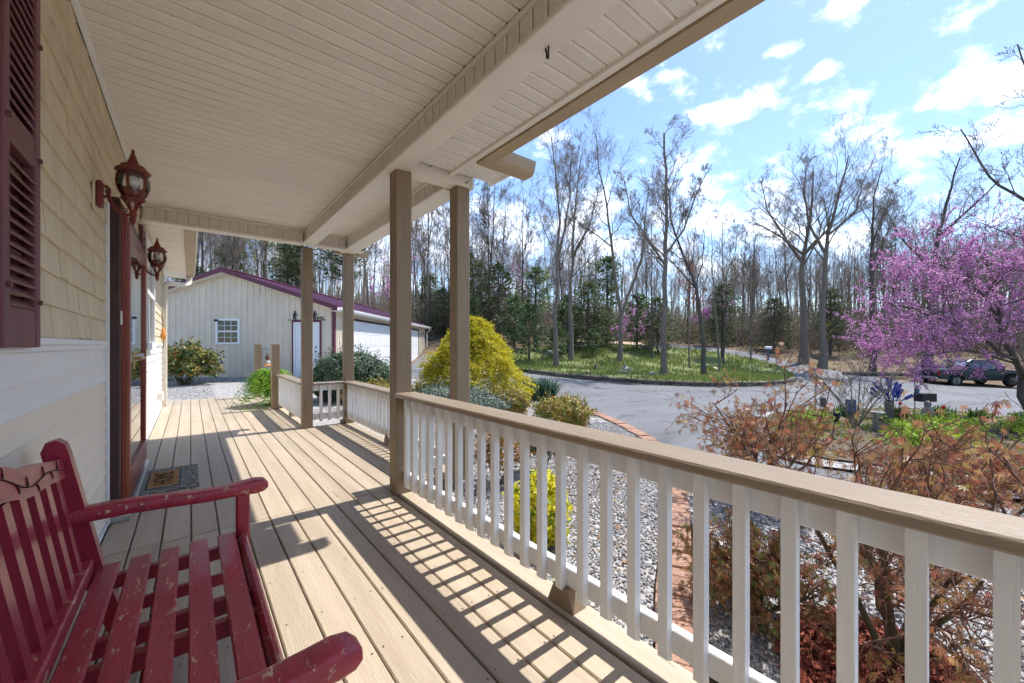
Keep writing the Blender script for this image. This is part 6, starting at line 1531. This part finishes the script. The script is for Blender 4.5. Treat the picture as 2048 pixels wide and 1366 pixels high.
# ------------------------------------------------------------------ uncounted small stuff
def inside(a, d, poly):
    c = False; n = len(poly)
    for i in range(n):
        x1, y1 = poly[i]; x2, y2 = poly[(i+1) % n]
        if (y1 > d) != (y2 > d) and a < (x2-x1)*(d-y1)/(y2-y1)+x1: c = not c
    return c
def pts_in(poly, n, r, box=None):
    la = [p[0] for p in poly]; ld = [p[1] for p in poly]; b = box or (min(la),max(la),min(ld),max(ld)); out = []
    while len(out) < n:
        a, d = r.uniform(b[0],b[1]), r.uniform(b[2],b[3])
        if inside(a, d, poly): out.append((a, d))
    return np.array(out)
def pebbles(name, P, off, smin, smax, seed, label, m):
    r = rnd(seed); n = len(P); zb = np.array([Z(a,d) for a,d in P])+off
    C = np.stack([RX*P[:,0]+FX*P[:,1], RY*P[:,0]+FY*P[:,1], zb], 1)
    o8 = np.array([[1,0,0],[0,1,0],[-1,0,0],[0,-1,0],[.0,.0,1],[0,0,-1.]]); 
    s = r.uniform(smin,smax,(n,1,1)); rot = unit(r.normal(0,1,(n,3))); u = unit(np.cross(rot, r.normal(0,1,(n,3)))); w = np.cross(rot,u)
    sc = np.stack([r.uniform(.8,1.3,n), r.uniform(.6,1,n), r.uniform(.45,.8,n)],1)
    l = o8[None]*sc[:,None,:]*s
    V = C[:,None,:]+l[...,:1]*u[:,None,:]+l[...,1:2]*w[:,None,:]+l[...,2:]*rot[:,None,:]
    f8 = np.array([[0,1,4],[1,2,4],[2,3,4],[3,0,4],[1,0,5],[2,1,5],[3,2,5],[0,3,5]])
    F = (np.arange(n)[:,None,None]*6+f8[None]).reshape(-1,3)
    o = L(name, np_mesh(name, V.reshape(-1,3), F), m); tag(o, label, 'gravel', kind='stuff')
M_['pebbles'] = mat('mixed_river_pebbles', (0,0,0), .8, ramp=[(.11,.11,.12), (.21,.21,.225), (.31,.31,.33), (.42,.42,.44), (.27,.25,.225), (.50,.50,.52)])
r = np.random.default_rng(5)
near = [p for p in gb]
P1 = pts_in(gb, 36000, r, (-1.2,2.2,1.2,7.5)); P2 = pts_in(gb, 9000, r, (-4,2.2,7,11)); P3 = pts_in(gb, 16000, r, (-13.5,-5.5,9.5,15.1)); P4 = pts_in(gb2, 24000, r, (.3,5.5,.9,4.6))
def deckclear(P):
    x = RX*P[:,0]+FX*P[:,1]; y = RY*P[:,0]+FY*P[:,1]
    hit = ((x < 1.56) & (y < 11.98) & (y > -2)) | ((x < 2.14) & (y > 3.3) & (y < 6.85)) | ((x > .5) & (x < 2.0) & (y > 11.9) & (y < 16.5)); return P[~hit]
pebbles('gravel', deckclear(np.concatenate([P1,P2,P3])), .034, .008, .017, 6, 'grey river gravel spread between porch and driveway', M_['pebbles'])
pebbles('gravel.001', deckclear(P4), .036, .008, .017, 7, 'grey river gravel under the bronze maples', M_['pebbles'])
# mulch chips
mp_ = pts_in(spline([(1.2,1.75), (1.45,2.1), (1.8,2.1), (2.0,1.8), (1.85,1.4), (1.5,1.3), (1.25,1.45)], 4), 3000, r)
C = np.stack([RX*mp_[:,0]+FX*mp_[:,1], RY*mp_[:,0]+FY*mp_[:,1], np.array([Z(a,d) for a,d in mp_])+.07], 1)
V, F = leaves(C, np.tile(np.array([[0,0,1.]]),(len(C),1)), .055, rnd(8), 'diamond', .3, 0, .45)
tag(L('mulch_chips', np_mesh('mulch_chips', V, F), mat('red_mulch_chip', (0,0,0), .95, ramp=[(.13,.03,.02), (.24,.06,.035), (.36,.11,.07)])), 'shredded red bark mulch under the low maple', 'mulch', kind='stuff')
# fallen leaves in the woods and on beds
def litter(name, a0, a1, d0, d1, n, size, seed, label, off=.02, poly=None, m=None, avoid=None):
    r = np.random.default_rng(seed); P = pts_in(poly, n, r) if poly else np.stack([r.uniform(a0,a1,n), r.uniform(d0,d1,n)],1)
    if avoid is not None: P = np.array([p for p in P if not inside(p[0], p[1], avoid)])
    C = np.stack([RX*P[:,0]+FX*P[:,1], RY*P[:,0]+FY*P[:,1], np.array([Z(a,d) for a,d in P])+off], 1)
    V, F = leaves(C, np.tile(np.array([[0,0,1.]]),(len(C),1)), size, r, 'diamond', .7, 0, .4)
    tag(L(name, np_mesh(name,V,F), m or LEAF), label, 'leaves', kind='stuff')
LEAF = mat('fallen_leaf', (0,0,0), .9, ramp=[(.12,.07,.04), (.22,.14,.08), (.34,.24,.15), (.27,.15,.08)])
litter('fallen_leaves', -20, 60, 30, 50, 16000, .16, 21, 'brown fallen leaves over the woodland floor', .0, avoid=drive)
litter('fallen_leaves.001', 0,0,0,0, 3000, .05, 22, 'dry leaves and chaff over the garden bed', .09, poly=gard)
litter('fallen_leaves.002', 0,0,0,0, 700, .035, 23, 'scattered dry leaves in the gravel beds', .06, poly=[(.0,2.4), (.2,4.2), (.3,6.2), (1.2,6.2), (1.2,3.6), (.7,2.4)])
litter('fallen_leaves.003', 0,0,0,0, 1300, .12, 24, 'dry leaves lying over the lawn island', .17, poly=isl_s)
cp_ = np.array([(a+np.random.default_rng(int(a*997+d*31)).normal(0,.09)-.12*sin(an)*-1.6, d-.30*cos(an)) for (a, d, an) in path_walk([(1.2,20.2), (2.87,18.08), (4.78,16.9), (6.8,16.54), (9.16,17.06), (12.35,18.98), (15.79,22.32), (18.4,25.8)], .012)])
pebbles('grit', cp_+np.random.default_rng(3).normal(0,.08,cp_.shape), .018, .008, .024, 9, 'pale grit washed along the foot of the stone curb', mat('pale_grit', (0,0,0), .9, ramp=[(.25,.23,.2), (.4,.36,.3), (.55,.5,.42)]))
litter('fallen_leaves.004', 0,0,0,0, 500, .05, 25, 'leaf crumbs and straw scattered over the driveway', .02, poly=[(-2,14), (1.6,9.8), (2.3,6), (4,6), (5.5,9.2), (12,12), (20,14), (25,22), (24,30), (19,25), (12,17.6), (6.8,16), (2.8,17.6)])
# grass on the lawn island
r = np.random.default_rng(31); P = pts_in(isl_s, 26000, r)
nzv = np.sin(P[:,0]*.9+1.3*np.sin(P[:,1]*.5))*np.cos(P[:,1]*.7+.8*np.sin(P[:,0]*.6)); P = P[(nzv+r.normal(0,.4,len(P))) > -.2]
C = np.stack([RX*P[:,0]+FX*P[:,1], RY*P[:,0]+FY*P[:,1], np.array([Z(a,d) for a,d in P])+.15], 1)
V, F = leaves(C, r.normal(0,1,(len(C),3))*np.array([1,1,.2]), .17, r, 'blade', .35, -2.5, .3, along=np.tile(np.array([[0,0,1.]]),(len(C),1)))
tag(L('grass', np_mesh('grass',V,F), mat('grass_blade', (0,0,0), .8, ramp=[(.11,.15,.035), (.17,.225,.055), (.24,.30,.08), (.31,.31,.13)], trans=.3)), 'fresh spring grass tufts across the lawn island', 'grass', kind='stuff')
P = pts_in(gard, 7000, r); nzv = np.sin(P[:,0]*2.1)*np.cos(P[:,1]*2.3+P[:,0]); P = P[nzv+r.normal(0,.3,len(P)) > .1]
C = np.stack([RX*P[:,0]+FX*P[:,1], RY*P[:,0]+FY*P[:,1], np.array([Z(a,d) for a,d in P])+.07], 1)
V, F = leaves(C, r.normal(0,1,(len(C),3)), .075, r, 'diamond', .5, -1.0, .5)
tag(L('ground_cover', np_mesh('ground_cover',V,F), mat('ground_cover_leaf', (0,0,0), .7, ramp=LIME+GRN, trans=.3)), 'low green ground cover sprouting through the garden bed', 'ground cover', kind='stuff')
